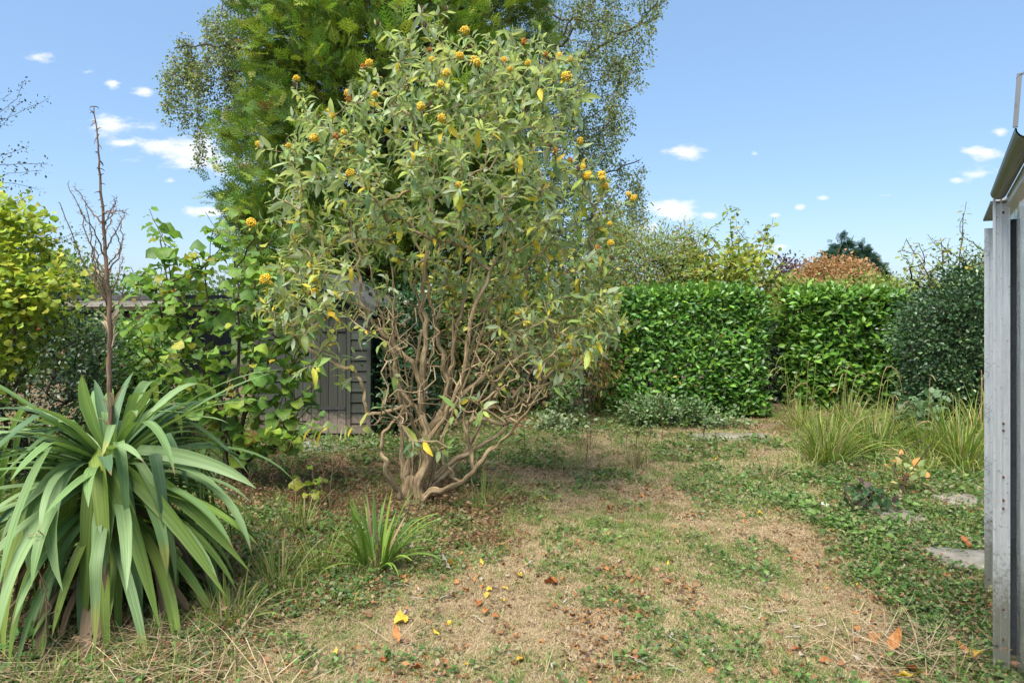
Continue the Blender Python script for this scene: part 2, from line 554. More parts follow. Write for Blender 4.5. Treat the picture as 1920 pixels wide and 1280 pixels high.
def bush(name, label, cat, poly, Y, T, nclump, nleaf, tpls, size, palette, mat, base, spread=0.1, bark=None, group=None, nparts=0,
         droop=0.0, R0=60, twig=0.0025, outw=0.6, upn=0.7, step=.15, down=0.5, bias=.5, partname='leaf', stems=4, pal2=None, thin=0.5):
    """A shrub filling a silhouette: clumps of leaves round the ends of branches grown from the base."""
    b = np.array(base, float)
    root = thing(name, label, cat, b, group)
    C = clump_tips(poly, Y, T, nclump, R0, bias)
    C[:, 2] = np.maximum(C[:, 2], 0.06)
    cen = C.mean(0)
    out = norm(C - cen + np.array([0, 0, .3]))
    zt = C[:, 2].mean()
    mains = [smooth_path([b + np.array([U(-.08, .08), U(-.08, .08), -0.04]), b * .6 + (cen + rnd(1, .25)[0]) * .4 + np.array([0, 0, 0.1]), cen + rnd(1, .3)[0] * np.array([1.6, 1, .8])], 8) for _ in range(stems)]
    paths, nm = grow(mains, C, norm(out + np.array([0, 0, .6])), step=step, wig=.015, rt=twig, down=down)
    mb = MB()
    for p, r in paths: tube(mb, p, r, 4)
    o = mb.build('branches', bark or M_bark_d, root, kind='stuff')
    k = R.integers(0, nclump, nleaf)
    P = C[k] + rnd(nleaf, spread) * np.array([1, 1, .8]) * U(.5, 1.3, (nclump, 1))[k]
    P[:, 2] = np.maximum(P[:, 2], 0.02)
    D = norm(out[k] * outw + norm(P - C[k]) * 0.7 + rnd(nleaf, .5) + np.array([0, 0, -droop]))
    N = norm(np.array([0, -.25, upn]) + rnd(nleaf, .45) + out[k] * .4)
    Ls = size * U(.6, 1.25, nleaf)
    foliage(root, 'leaves', mat, tpls, P, D, N, Ls, palette, nparts, score=-P[:, 1] + (P - C[k]) @ np.array([0, -2, 0]), part=partname)
    return root

# ------------------------------------------------------------------ ground zones (outlines of beds and lawn on the ground)
def gpoly(px): return np.array([gat(*p)[:2] for p in px])
LAWN = gpoly([(380, 1400), (430, 1250), (560, 1185), (760, 1085), (900, 1010), (960, 940), (900, 872), (945, 868), (1090, 893), (1240, 918), (1400, 955), (1500, 985),
              (1590, 1045), (1640, 1120), (1665, 1280), (1680, 1400)])
ORANGE = gpoly([(700, 858), (945, 866), (1090, 893), (1240, 918), (1250, 935), (1100, 920), (940, 890), (860, 905), (720, 900), (480, 860), (560, 850)])
BACK = gpoly([(860, 815), (1160, 800), (1480, 815), (1520, 900), (1500, 980), (1400, 952), (1240, 915), (1090, 890), (945, 865)])
LBED = gpoly([(-400, 1400), (380, 1400), (430, 1250), (560, 1185), (760, 1085), (900, 1010), (960, 940), (900, 872), (700, 850), (400, 850), (-200, 850)])
BROWNB = gpoly([(440, 870), (700, 865), (860, 900), (960, 950), (900, 1020), (700, 980), (560, 960), (420, 950)])
RBED = gpoly([(1480, 975), (1520, 880), (1860, 870), (2300, 900), (2300, 1400), (1690, 1400), (1665, 1280), (1640, 1120), (1590, 1045)])
RIM = gpoly([(1240, 918), (1400, 955), (1500, 985), (1590, 1045), (1640, 1120), (1665, 1280), (1550, 1280), (1540, 1140), (1480, 1060), (1380, 1000), (1250, 955)])
GREENP = gpoly([(1090, 930), (1280, 950), (1300, 1010), (1160, 1060), (1080, 1010)])
DARKB = gpoly([(800, 790), (1180, 780), (1180, 806), (860, 822)])


def zone(x, y, poly, soft=0.12):
    jx = (fbm(x, y, .35, 5) - .5) * soft * 4; jy = (fbm(x, y, .35, 15) - .5) * soft * 4
    X, Y = x + jx, y + jy
    d = edged(X, Y, poly); ins = inpoly(X, Y, poly)
    sd_ = np.where(ins, d, -d)
    return np.clip(sd_ / soft + .5, 0, 1)


def ground_cover(x, y):
    """colour weights and plant densities at ground points"""
    lw, orr, bk = zone(x, y, LAWN), zone(x, y, ORANGE, .08), zone(x, y, BACK)
    lb, bb, rb = zone(x, y, LBED, .2), zone(x, y, BROWNB, .25), zone(x, y, RBED, .22)
    gp, db = zone(x, y, GREENP, .2), zone(x, y, DARKB, .1)
    rim = zone(x, y, RIM, .12); orr = np.clip(orr + rim * .55, 0, 1)
    n1, n2, n3 = fbm(x, y, .9, 31), fbm(x, y, .32, 41), fbm(x, y, 1.7, 51)
    patch = np.clip((n1 * .5 + n2 * .5 - .42) * 7, 0, 1)
    green = lw * (.08 + .5 * patch) + gp * .5 + bk * (.3 + .35 * patch) + lb * (.35 + .5 * patch) + rb * .7
    green = np.clip(green * (1 - .85 * orr) * (1 - .6 * bb), 0, 1)
    dry = np.clip(lw * (1 - patch * .3) + bk * .8 + 1.0 * orr, 0, 1)
    lit = np.clip(orr * .3 + bb * .8 + lb * .45 + rb * .45 + lw * .25 * (n3 > .55) + db * .4, 0, 1)
    weed = np.clip(lb * (.45 + .5 * (n3 - .3)) * (1 - .45 * bb) + rb * (.45 + .55 * (n1 > .45)) + bk * .35 * (n1 > .5) + lw * .2 * (n2 > .54), 0, 1)
    rest = np.clip(1 - lw - bk - lb - rb - bb, 0, 1) * (np.hypot(x, y - 5) < 14)
    weed = np.clip(weed + rest * .5 * (n1 > .4), 0, 1); lit = np.clip(lit + rest * .6, 0, 1); weed = weed * (1 - .7 * bb); green = np.clip(green + rest * .25, 0, 1); dry = np.clip(dry + rb * .35 + lb * .2 + rest * .2, 0, 1)
    return dict(lawn=lw, orange=orr, back=bk, lbed=lb, brown=bb, rbed=rb, green=green, dry=dry, lit=lit, weed=weed, n1=n1, n2=n2)


# ground sheet: fine near the camera, coarse out to the horizon
def axis(lo, hi, fine_lo, fine_hi, st):
    a = list(np.arange(fine_lo, fine_hi, st)); s = st; v = a[-1]
    while v < hi: s *= 1.35; v += s; a.append(v)
    s = st; v = a[0]; pre = []
    while v > lo: s *= 1.35; v -= s; pre.append(v)
    return np.array(pre[::-1] + a)


gx, gy = axis(-900, 900, -6, 6, .04), axis(-300, 1500, 1.2, 11, .04)
GX, GY = np.meshgrid(gx, gy)
fade = np.clip(1 - (np.hypot(GX, GY - 5) - 12) / 10, 0, 1)
zz = gh(GX, GY) * fade + (fbm(GX, GY, .12, 71) - .5) * .02 * fade
zz = zz - np.clip(-(GX + 5.5), 0, 1) * .0
g = ground_cover(GX, GY)
soil, thatch, orangec, moss = np.array([.10, .072, .05]), np.array([.38, .29, .175]), np.array([.42, .27, .14]), np.array([.10, .12, .045])
c = np.broadcast_to(soil, GX.shape + (3,)).copy()
def bl(c, col, w): return c * (1 - w[..., None]) + col * w[..., None]
far = (~inpoly(GX, GY, LAWN)) & (GY > 8.6)
c = bl(c, thatch, g['dry'] * .85)
c = bl(c, moss, g['green'] * .45)
c = bl(c, orangec, np.clip(g['orange'] * .55 + g['lit'] * .18, 0, 1))
c = bl(c, np.array([.07, .1, .035]), np.clip((np.hypot(GX, GY) - 14) / 6, 0, 1))
mb = MB()
nx, ny = len(gx), len(gy)
i, j = np.meshgrid(np.arange(ny - 1), np.arange(nx - 1), indexing='ij')
a = (i * nx + j).ravel()
mb.add(np.stack([GX, GY, zz], -1).reshape(-1, 3), np.stack([a, a + 1, a + nx + 1, a + nx], 1), c.reshape(-1, 3))
mg, nt, b = new_mat('garden_ground')
t = attr(nt, 'tint'); tcn = nd(nt, 'ShaderNodeTexCoord')
n1 = nd(nt, 'ShaderNodeTexNoise', Scale=38.0, Detail=8.0, Roughness=.75); nt.links.new(tcn.outputs['Object'], n1.inputs['Vector'])
n2 = nd(nt, 'ShaderNodeTexNoise', Scale=210.0, Detail=4.0, Roughness=.7); nt.links.new(tcn.outputs['Object'], n2.inputs['Vector'])
f1 = ramp(nt, n1.outputs['Fac'], [(0.3, .35), (0.68, 1.5)])
f2 = ramp(nt, n2.outputs['Fac'], [(0.3, .55), (0.7, 1.45)])
cc = mixrgb(nt, mixrgb(nt, t.outputs['Color'], f1, 1, 'MULTIPLY'), f2, 1, 'MULTIPLY')
nt.links.new(cc, b.inputs['Base Color']); b.inputs['Roughness'].default_value = .95; b.inputs['Specular IOR Level'].default_value = .1
bp = nd(nt, 'ShaderNodeBump', Strength=.9, Distance=.02); nt.links.new(n1.outputs['Fac'], bp.inputs['Height']); nt.links.new(bp.outputs[0], b.inputs['Normal'])
tag(mb.build('ground', mg), kind='structure')


def concrete(name, c1, c2, sc=14):
    m, nt, b = new_mat(name); tcn = nd(nt, 'ShaderNodeTexCoord')
    n = nd(nt, 'ShaderNodeTexNoise', Scale=float(sc), Detail=8.0, Roughness=.7); nt.links.new(tcn.outputs['Object'], n.inputs['Vector'])
    n2 = nd(nt, 'ShaderNodeTexNoise', Scale=3.0, Detail=3.0); nt.links.new(tcn.outputs['Object'], n2.inputs['Vector'])
    col = mixrgb(nt, ramp(nt, n.outputs['Fac'], [(.3, c1), (.7, c2)]), ramp(nt, n2.outputs['Fac'], [(.35, (.6, .62, .5)), (.6, (1, 1, 1))]), 1, 'MULTIPLY')
    nt.links.new(col, b.inputs['Base Color']); b.inputs['Roughness'].default_value = .9
    bp = nd(nt, 'ShaderNodeBump', Strength=.5, Distance=.01); nt.links.new(n.outputs['Fac'], bp.inputs['Height']); nt.links.new(bp.outputs[0], b.inputs['Normal'])
    return m


M_stone = concrete('old_paving', (.16, .14, .11), (.36, .32, .26))
M_conc = concrete('grey_concrete', (.2, .19, .17), (.38, .37, .35))


def slab(mb, cx, cy, w, d, h, rz=0., irr=.03, n=9, z0=-.03):
    an = np.linspace(0, 2 * np.pi, 4 * n, endpoint=False)
    s = 1 / np.maximum(np.abs(np.cos(an)), np.abs(np.sin(an))); s = np.minimum(s, 1.32) * (1 + R.normal(0, irr, len(an)))
    x, y = np.cos(an) * s * w / 2, np.sin(an) * s * d / 2
    X, Y = cx + x * math.cos(rz) - y * math.sin(rz), cy + x * math.sin(rz) + y * math.cos(rz)
    k = len(an)
    rings = [(1.0, z0), (1.0, h - .012), (.97, h)]
    V = np.concatenate([np.stack([cx + (X - cx) * f, cy + (Y - cy) * f, np.full(k, z + gh(cx, cy))], 1) for f, z in rings] + [[[cx, cy, h + .002 + gh(cx, cy)]]])
    Q = []; T3 = []
    for r in (0, 1):
        for q in range(k): Q.append((r * k + q, r * k + (q + 1) % k, (r + 1) * k + (q + 1) % k, (r + 1) * k + q))
    for q in range(k): T3.append((2 * k + q, 2 * k + (q + 1) % k, 3 * k))
    mb.add(V, Q); b4 = mb.n
    mb.F3.append(np.array(T3) + b4 - len(V))
    return mb


for (px, py, w, d, rz, lab, m) in [
        (1678, 972, .34, .26, .2, 'worn stone slab half covered by weeds behind the dark seedling', M_stone),
        (1822, 1062, .40, .30, -.2, 'rough grey stone slab lying beside the greenhouse post', M_stone),
        (1800, 945, .32, .24, .1, 'small mossy stone slab left of the greenhouse, farther from the camera', M_stone),
        (1365, 822, .9, .35, .03, 'long low stone edging slab in front of the laurel hedge', M_stone)]:
    p = gat(px, py)
    tag(slab(MB(), p[0], p[1], w, d, .025, rz).build('paving_slab', m), lab, 'paving slab', 'old paving slabs sunk in the ground')
a, b2 = gat(560, 838), None
tag(slab(MB(), -2.35, 7.22, 1.9, .62, .02, .02, .01).build('shed_path', M_conc), kind='structure')

# ------------------------------------------------------------------ shed
def wood_mat(name, c1, c2, foot=None, fz=0.3):
    m, nt, b = new_mat(name); tcn = nd(nt, 'ShaderNodeTexCoord'); oi = nd(nt, 'ShaderNodeObjectInfo')
    l = attr(nt, 'luv')
    s = nd(nt, 'ShaderNodeVectorMath', operation='MULTIPLY_ADD'); nt.links.new(l.outputs['Vector'], s.inputs[0]); s.inputs[1].default_value = (2.2, 60, 60)
    cb = nd(nt, 'ShaderNodeCombineXYZ'); nt.links.new(oi.outputs['Random'], cb.inputs[0])
    sc = nd(nt, 'ShaderNodeVectorMath', operation='MULTIPLY'); nt.links.new(cb.outputs[0], sc.inputs[0]); sc.inputs[1].default_value = (77, 77, 77)
    nt.links.new(sc.outputs[0], s.inputs[2])
    n = nd(nt, 'ShaderNodeTexNoise', Scale=1.0, Detail=6.0, Roughness=.7); nt.links.new(s.outputs[0], n.inputs['Vector'])
    col = ramp(nt, n.outputs['Fac'], [(.3, c1), (.7, c2)])
    v = ramp(nt, oi.outputs['Random'], [(0, .78), (1, 1.25)])
    col = mixrgb(nt, col, v, 1, 'MULTIPLY')
    if foot:      # paint worn off the bottom of the boards
        ps = nd(nt, 'ShaderNodeNewGeometry'); sp = nd(nt, 'ShaderNodeSeparateXYZ'); nt.links.new(ps.outputs['Position'], sp.inputs[0])
        n3 = nd(nt, 'ShaderNodeTexNoise', Scale=26.0, Detail=5.0, Roughness=.7); nt.links.new(ps.outputs['Position'], n3.inputs['Vector'])
        ad = nd(nt, 'ShaderNodeMath', operation='MULTIPLY_ADD'); nt.links.new(n3.outputs['Fac'], ad.inputs[0]); ad.inputs[1].default_value = -.55; nt.links.new(sp.outputs['Z'], ad.inputs[2])
        w = ramp(nt, ad.outputs[0], [(0, 1), (.06, 0)])
        mr = nd(nt, 'ShaderNodeMapRange'); nt.links.new(ad.outputs[0], mr.inputs['Value'])
        mr.inputs['From Min'].default_value = -.12; mr.inputs['From Max'].default_value = .02; mr.inputs['To Min'].default_value = 1; mr.inputs['To Max'].default_value = 0
        col = mixrgb(nt, col, foot, mr.outputs[0])
    nt.links.new(col, b.inputs['Base Color']); b.inputs['Roughness'].default_value = .8; b.inputs['Specular IOR Level'].default_value = .25
    bp = nd(nt, 'ShaderNodeBump', Strength=.5, Distance=.004); nt.links.new(n.outputs['Fac'], bp.inputs['Height']); nt.links.new(bp.outputs[0], b.inputs['Normal'])
    return m


M_shed = wood_mat('weathered_green_boards', (.027, .033, .026), (.066, .07, .056), (.14, .11, .09))
M_door = wood_mat('weathered_door_planks', (.032, .036, .028), (.075, .074, .06), (.22, .17, .14))
M_felt = concrete('roof_felt', (.045, .045, .045), (.11, .11, .11), 30)
M_tan = wood_mat('tan_boards', (.22, .15, .08), (.38, .27, .16))
M_dark = concrete('dark_void', (.02, .02, .022), (.045, .045, .05), 8)  # near black colour for the shaded opening; also board backing and hinges
M_fascia = concrete('pale_fascia', (.3, .27, .23), (.45, .42, .37), 8)


def board(name, mat, parent, P0, ax, up, out, L, H, T, tilt=0.0, Hl=None):
    """a plank: P0 lower left corner, ax/up/out unit axes; Hl lets the far end have another height (raked boards)"""
    P0, ax, up, out = (np.asarray(v, float) for v in (P0, ax, up, out))
    Hr = H if Hl is None else Hl
    pts = []
    for z, o in ((0, 0), (0, T)):
        pass
    e = 0.002
    V = []
    for x, h in ((0, H), (L, Hr)):
        for z, o in ((0, 0), (0, T + tilt), (h, T * .6), (h, 0)):
            V.append(P0 + ax * x + up * z + out * o)
    Fc = [(0, 1, 2, 3), (7, 6, 5, 4), (1, 0, 4, 5), (2, 1, 5, 6), (3, 2, 6, 7), (0, 3, 7, 4)]
    luv = [(x / 1.0, z, o) for x in (0, L) for z, o in ((0, 0), (0, .3), (H, .3), (H, 0))]
    m_ = MB(); m_.add(V, Fc, (.5, .5, .5), np.array(luv) if L > H else np.array(luv)[:, [1, 0, 2]])
    o = m_.build(name, mat, parent, smooth=False)
    return o


X0, X1, XP, YS, YB, ZE, ZP = -2.89, -1.62, -2.26, 7.55, 9.5, 1.50, 1.83
shed = thing('garden_shed', 'small weathered grey green wooden shed with plank door behind the bushes', 'shed', (XP, YS, 0))
m_ = MB(); m_.box((X0 + .01, YS + .02, 0), (X1 - .01, YB, ZE - .02)); m_.build('frame', M_dark, shed, False)
h, k = .118, 0
z = .05
while z < ZP - .03:       # front boards, cut by the gable and the door
    def half(zq): return 0.0 if zq >= ZP - .01 else (1.0 if zq <= ZE else (ZP - zq) / (ZP - ZE))
    f = half(z + h * .5)
    xl, xr = XP + (X0 - XP) * f, XP + (X1 - XP) * f
    segs = [(xl, -2.56), (-1.86, xr)] if z < 1.42 else [(xl, xr)]
    for (a_, b_) in segs:
        if b_ - a_ > .05: board('board', M_shed, shed, (a_, YS, z), (1, 0, 0), (0, 0, 1), (0, -1, 0), b_ - a_, h + .012, .012, .012)
    z += h
z = .05
while z < ZE - .05:       # right hand side wall
    board('board', M_shed, shed, (X1, YS + .01, z), (0, 1, 0), (0, 0, 1), (1, 0, 0), YB - YS, h + .012, .012, .012)
    z += h
for (x_, y_) in ((X0, YS), (X1 - .0, YS)):
    board('corner_post', M_shed, shed, (x_ - .02, YS - .0, .0), (1, 0, 0), (0, 0, 1), (0, -1, 0), .045, ZE - .03, .03)
door = link('door', MB().box((-2.555, YS - .004, .06), (-1.865, YS + .02, 1.42)).mesh('door', wloc(shed)), shed); door.data.materials.append(M_dark)
x_ = -2.55
while x_ < -1.9:
    board('plank', M_door, door, (x_, YS - .006, .055 + U(-.006, .006)), (1, 0, 0), (0, 0, 1), (0, -1, 0), .092, 1.36, .022)
    x_ += .097
for zz_ in (.32, 1.2):
    board('hinge', M_dark, door, (-2.2, YS - .03, zz_), (1, 0, 0), (0, 0, 1), (0, -1, 0), .32, .035, .005)
board('door_frame', M_shed, shed, (-2.60, YS - .01, .03), (1, 0, 0), (0, 0, 1), (0, -1, 0), .045, 1.43, .03)
board('door_frame', M_shed, shed, (-1.865, YS - .01, .03), (1, 0, 0), (0, 0, 1), (0, -1, 0), .045, 1.43, .03)
for sx, xe in ((-1, X0 - .1), (1, X1 + .1)):
    ze = ZP - (ZP - ZE) * abs(xe - XP) / abs((X0 if sx < 0 else X1) - XP)
    d_ = norm(np.array([xe - XP, 0, ze - ZP])); n_ = np.array([-d_[2] * (1 if sx > 0 else -1), 0, abs(d_[0])])
    mbr = MB(); A = np.array([XP, YS - .12, ZP + .02]); B = np.array([xe, YS - .12, ze + .02]); dy = np.array([0, YB - YS + .2, 0]); th = n_ * .02
    V = [A, B, B + dy, A + dy, A + th, B + th, B + dy + th, A + dy + th]
    mbr.add(V, [(0, 3, 2, 1), (4, 5, 6, 7), (0, 1, 5, 4), (1, 2, 6, 5), (2, 3, 7, 6), (3, 0, 4, 7)]); mbr.build('roof', M_felt, shed, False)
    L_ = float(np.linalg.norm(B - A))
    ax = (B - A) / L_
    board('bargeboard', M_shed, shed, A + np.array([0, .0, -.09]), ax, (0, 0, 1), (0, -1, 0), L_, .1, .02)

# ------------------------------------------------------------------ flat roofed outbuilding beyond the left hand shrubs
ob = thing('outbuilding', 'low flat roofed outbuilding with pale fascia behind the left hand shrubs', 'outbuilding', (-7.2, 12.2, 0))
def bx(name, lo, hi, mat, par): m_ = MB(); m_.box(lo, hi); return m_.build(name, mat, par, False)
bx('wall', (-8.5, 12.3, 0), (-7.03, 14.5, 1.28), M_dark, ob)  # solid box painted dark as the shaded opening under the roof
bx('wall', (-7.02, 12.25, 0), (-6.1, 14.5, 1.28), M_dark, ob)
for q in range(7):
    board('board', M_tan, ob, (-7.0 + q * .122, 12.22, .05), (1, 0, 0), (0, 0, 1), (0, -1, 0), .116, 1.22, .02)
bx('fascia', (-8.8, 11.95, 1.41), (-5.9, 11.99, 1.54), M_fascia, ob)
bx('soffit', (-8.8, 11.992, 1.36), (-5.9, 14.7, 1.397), M_tan, ob)
bx('roof', (-8.82, 11.93, 1.543), (-5.88, 14.8, 1.62), M_felt, ob)

# ------------------------------------------------------------------ greenhouse
def metal(name, c, rough, sc=9):
    m, nt, b = new_mat(name); tcn = nd(nt, 'ShaderNodeTexCoord')
    n = nd(nt, 'ShaderNodeTexNoise', Scale=float(sc), Detail=7.0, Roughness=.7)
    mpn = nd(nt, 'ShaderNodeMapping'); mpn.inputs['Scale'].default_value = (3, 3, .6); nt.links.new(tcn.outputs['Object'], mpn.inputs[0]); nt.links.new(mpn.outputs[0], n.inputs['Vector'])
    col = ramp(nt, n.outputs['Fac'], [(.3, [v * .86 for v in c]), (.7, [min(1, v * 1.12) for v in c])])
    n5 = nd(nt, 'ShaderNodeTexNoise', Scale=60.0, Detail=4.0); nt.links.new(tcn.outputs['Object'], n5.inputs['Vector'])
    col = mixrgb(nt, col, (.16, .13, .09), ramp(nt, n5.outputs['Fac'], [(.62, 0), (.75, .6)]))
    ps = nd(nt, 'ShaderNodeNewGeometry'); sz = nd(nt, 'ShaderNodeSeparateXYZ'); nt.links.new(ps.outputs['Position'], sz.inputs[0])
    dz = nd(nt, 'ShaderNodeMath', operation='MULTIPLY_ADD'); nt.links.new(n5.outputs['Fac'], dz.inputs[0]); dz.inputs[1].default_value = -.5; nt.links.new(sz.outputs['Z'], dz.inputs[2])
    col = mixrgb(nt, col, (.17, .16, .09), ramp(nt, dz.outputs[0], [(0, .75), (.25, 0)]))
    n6 = nd(nt, 'ShaderNodeTexNoise', Scale=1.0, Detail=5.0, Roughness=.7); mp6 = nd(nt, 'ShaderNodeMapping'); mp6.inputs['Scale'].default_value = (55, 55, 1.3)
    nt.links.new(tcn.outputs['Object'], mp6.inputs[0]); nt.links.new(mp6.outputs[0], n6.inputs['Vector'])
    col = mixrgb(nt, col, (.2, .2, .17), ramp(nt, n6.outputs['Fac'], [(.5, 0), (.8, .2)]))
    nt.links.new(col, b.inputs['Base Color'])
    b.inputs['Metallic'].default_value = .5; b.inputs['Roughness'].default_value = rough * .72
    bp = nd(nt, 'ShaderNodeBump', Strength=.05, Distance=.002); nt.links.new(n.outputs['Fac'], bp.inputs['Height']); nt.links.new(bp.outputs[0], b.inputs['Normal'])
    return m


M_alu = metal('aluminium', (.70, .71, .71), .58)
M_alud = metal('dull_aluminium', (.19, .195, .195), .6)
M_rub = concrete('black_rubber', (.02, .022, .028), (.045, .05, .06), 40)
M_rust = concrete('rusty_bolt', (.12, .05, .03), (.2, .1, .06), 40)
mgls, nt, b = new_mat('greenhouse_glass')
b.inputs['Base Color'].default_value = (.93, .97, .95, 1); b.inputs['Roughness'].default_value = .06; b.inputs['Transmission Weight'].default_value = 1.0; b.inputs['IOR'].default_value = 1.05
GD = norm(np.array([.55, .835, 0])); GN = np.array([-GD[1], GD[0], 0]); GB = np.array([2.12, 2.88, 0])
gho = thing('greenhouse', 'aluminium greenhouse with galvanised posts and gutter at the right edge', 'greenhouse', GB)


def gbx(name, s0, s1, t0, t1, z0, z1, mat, par=None, mbx=None, z2=None, z3=None):
    """box in greenhouse coordinates: s along the wall, t outwards; optional sloping far end"""
    m_ = mbx or MB()
    P = lambda s, t, z: GB + GD * s + GN * t + np.array([0, 0, z])
    z2 = z0 if z2 is None else z2; z3 = z1 if z3 is None else z3
    V = [P(s0, t0, z0), P(s1, t0, z2), P(s1, t1, z2), P(s0, t1, z0), P(s0, t0, z1), P(s1, t0, z3), P(s1, t1, z3), P(s0, t1, z1)]
    m_.add(V, [(0, 3, 2, 1), (4, 5, 6, 7), (0, 1, 5, 4), (1, 2, 6, 5), (2, 3, 7, 6), (3, 0, 4, 7)])
    if mbx is None: return m_.build(name, mat, par or gho, False)


# sliding door post: flanged profile, black strip, inner bar
m_ = MB()
gbx('', 0, .016, -.024, .036, 0, 2.02, M_alu, mbx=m_); gbx('', -.010, -.0005, .026, .036, 0, 2.02, M_alu, mbx=m_)
gbx('', -.008, -.0005, .004, .010, 0, 2.02, M_alu, mbx=m_); gbx('', -.012, -.0005, -.024, -.018, 0, 2.02, M_alu, mbx=m_)
post = m_.build('post', M_alu, gho, False)
for z_ in (1.96, 1.05, 1.02, .72, .685, .12, .25, .82):
    m_ = MB(); tube(m_, [GB + GD * (-.001) + GN * .001 * 0 + np.array([0, 0, z_]), GB + GD * (-.007) + np.array([0, 0, z_])], [.006, .005], 8)
    c0 = m_.n; m_.add([GB - GD * .007 + np.array([0, 0, z_]) + GN * .0055 * math.cos(q) + np.array([0, 0, 1]) * .0055 * math.sin(q) for q in np.arange(8) / 8 * 6.283], [(0, 1, 2, 3), (0, 3, 4, 7), (4, 5, 6, 7)])
    m_.build('bolt', M_rust, post)
gbx('rubber_seal', .006, .012, -.05, -.0245, .06, 1.93, M_rub)
m_ = MB(); gbx('', -.004, .012, -.078, -.0505, 0, 1.98, M_alu, mbx=m_); gbx('', -.012, -.0045, -.078, -.072, 0, 1.98, M_alu, mbx=m_); m_.build('inner_bar', M_alu, gho, False)
# far corner strip with wire glazing clips
m_ = MB(); gbx('', .78, .80, -.002, .040, 0, 1.96, M_alu, mbx=m_); gbx('', .772, .779, .018, .022, 0, 1.96, M_alu, mbx=m_)
corner = m_.build('corner_post', M_alu, gho, False)
M_wire = metal('wire', (.12, .12, .12), .5)
for z_ in (1.86, 1.22, .98, .70, .55, .4):
    zg = [(0.0, .05), (.012, .03), (-.022, .015), (.014, -.008), (-.01, -.03), (.0, -.05)]
    m_ = MB(); tube(m_, [GB + GD * .768 + GN * (.028 + a_) + np.array([0, 0, z_ + b_]) for a_, b_ in zg], .0013, 4); m_.build('glazing_clip', M_wire, corner)
# wall bars, sill, glass
for s_ in (-1.3, -.66): gbx('glazing_bar', s_, s_ + .02, -.10, -.047, .06, 1.98, M_alu)
gbx('glazing_bar', .38, .40, -.04, .004, .06, 1.96, M_alu)
gbx('sill', -1.36, .78, -.09, -.0795, .0, .06, M_alu)
gbx('sill', -1.36, .80, -.16, -.092, .0, .05, M_conc)
for s0, s1 in ((-1.28, -.665), (-.635, -.005), (.025, .375), (.405, .765)):
    gbx('glass_pane', s0, s1, -.046, -.042, .065, 1.97, mgls)
# gutter: a half round trough
m_ = MB()
an = np.linspace(math.pi, 2 * math.pi, 9)
ring = np.array([(.016 + .030 * math.cos(q), 2.045 + .030 * math.sin(q)) for q in an] + [(.016 + .026 * math.cos(q), 2.045 + .026 * math.sin(q)) for q in an[::-1]])
V = [GB + GD * s_ + GN * t_ + np.array([0, 0, z_]) for s_ in (-1.36, -.01) for t_, z_ in ring]
nr = len(ring)
m_.add(V, [(q, (q + 1) % nr, nr + (q + 1) % nr, nr + q) for q in range(nr)]); m_.build('gutter', M_alud, gho, False)
gbx('eave_rail', -1.36, .80, -.055, -.012, 1.985, 2.03, M_alu)
gbx('gutter', -.005, .80, -.01, .045, 2.0, 2.012, M_alud)
# roof: glazing bars rising inwards, panes, ridge
slope, wid = .62, 1.0
def roofbar(name, s_, w_, mat, t0=-.05, t1=-wid, z0=2.03, th=.035, par=None):
    P = lambda s, t, z: GB + GD * s + GN * t + np.array([0, 0, z])
    z1 = z0 + slope * (t0 - t1)
    V = [P(s_, t0, z0), P(s_ + w_, t0, z0), P(s_ + w_, t1, z1), P(s_, t1, z1)]; V += [v + np.array([0, 0, th]) for v in V]
    m_ = MB(); m_.add(V, [(0, 3, 2, 1), (4, 5, 6, 7), (0, 1, 5, 4), (1, 2, 6, 5), (2, 3, 7, 6), (3, 0, 4, 7)]); return m_.build(name, mat, par or gho, False)
for s_ in (-1.36, -.72, -.08, .78): roofbar('roof_bar', s_, .022, M_alu)
for s0, s1 in ((-1.335, -.725), (-.695, -.085), (-.055, .775)): roofbar('glass_pane', s0, s1 - s0, mgls, th=.004, z0=2.045)
gbx('ridge', -1.36, .80, -wid - .03, -wid, 2.03 + slope * (wid - .05), 2.09 + slope * (wid - .05), M_alu)
# end gable corner upright and its bracket, seen above the gutter
m_ = MB()
for (ta, za, tb, zb, wd_) in ((.040, 2.045, .031, 2.185, .011), (.028, 2.188, -.55, 2.50, .016), (.016, 2.05, .020, 2.17, .005)):
    Pq = lambda s, t, z: GB + GD * s + GN * t + np.array([0, 0, z])
    V_ = [Pq(s_, t_ + o_, z_ - (o_ * .9 if wd_ > .012 else 0)) for s_ in (-1.375, -1.365) for t_, z_, o_ in ((ta, za, 0), (ta, za, wd_), (tb, zb, wd_), (tb, zb, 0))]
    m_.add(V_, [(0, 1, 2, 3), (7, 6, 5, 4), (0, 4, 5, 1), (1, 5, 6, 2), (2, 6, 7, 3), (3, 7, 4, 0)])
gbx('', -1.372, -1.364, -.06, .0175, 2.03, 2.06, M_alu, mbx=m_); m_.build('gable_bar', M_alud, gho, False)

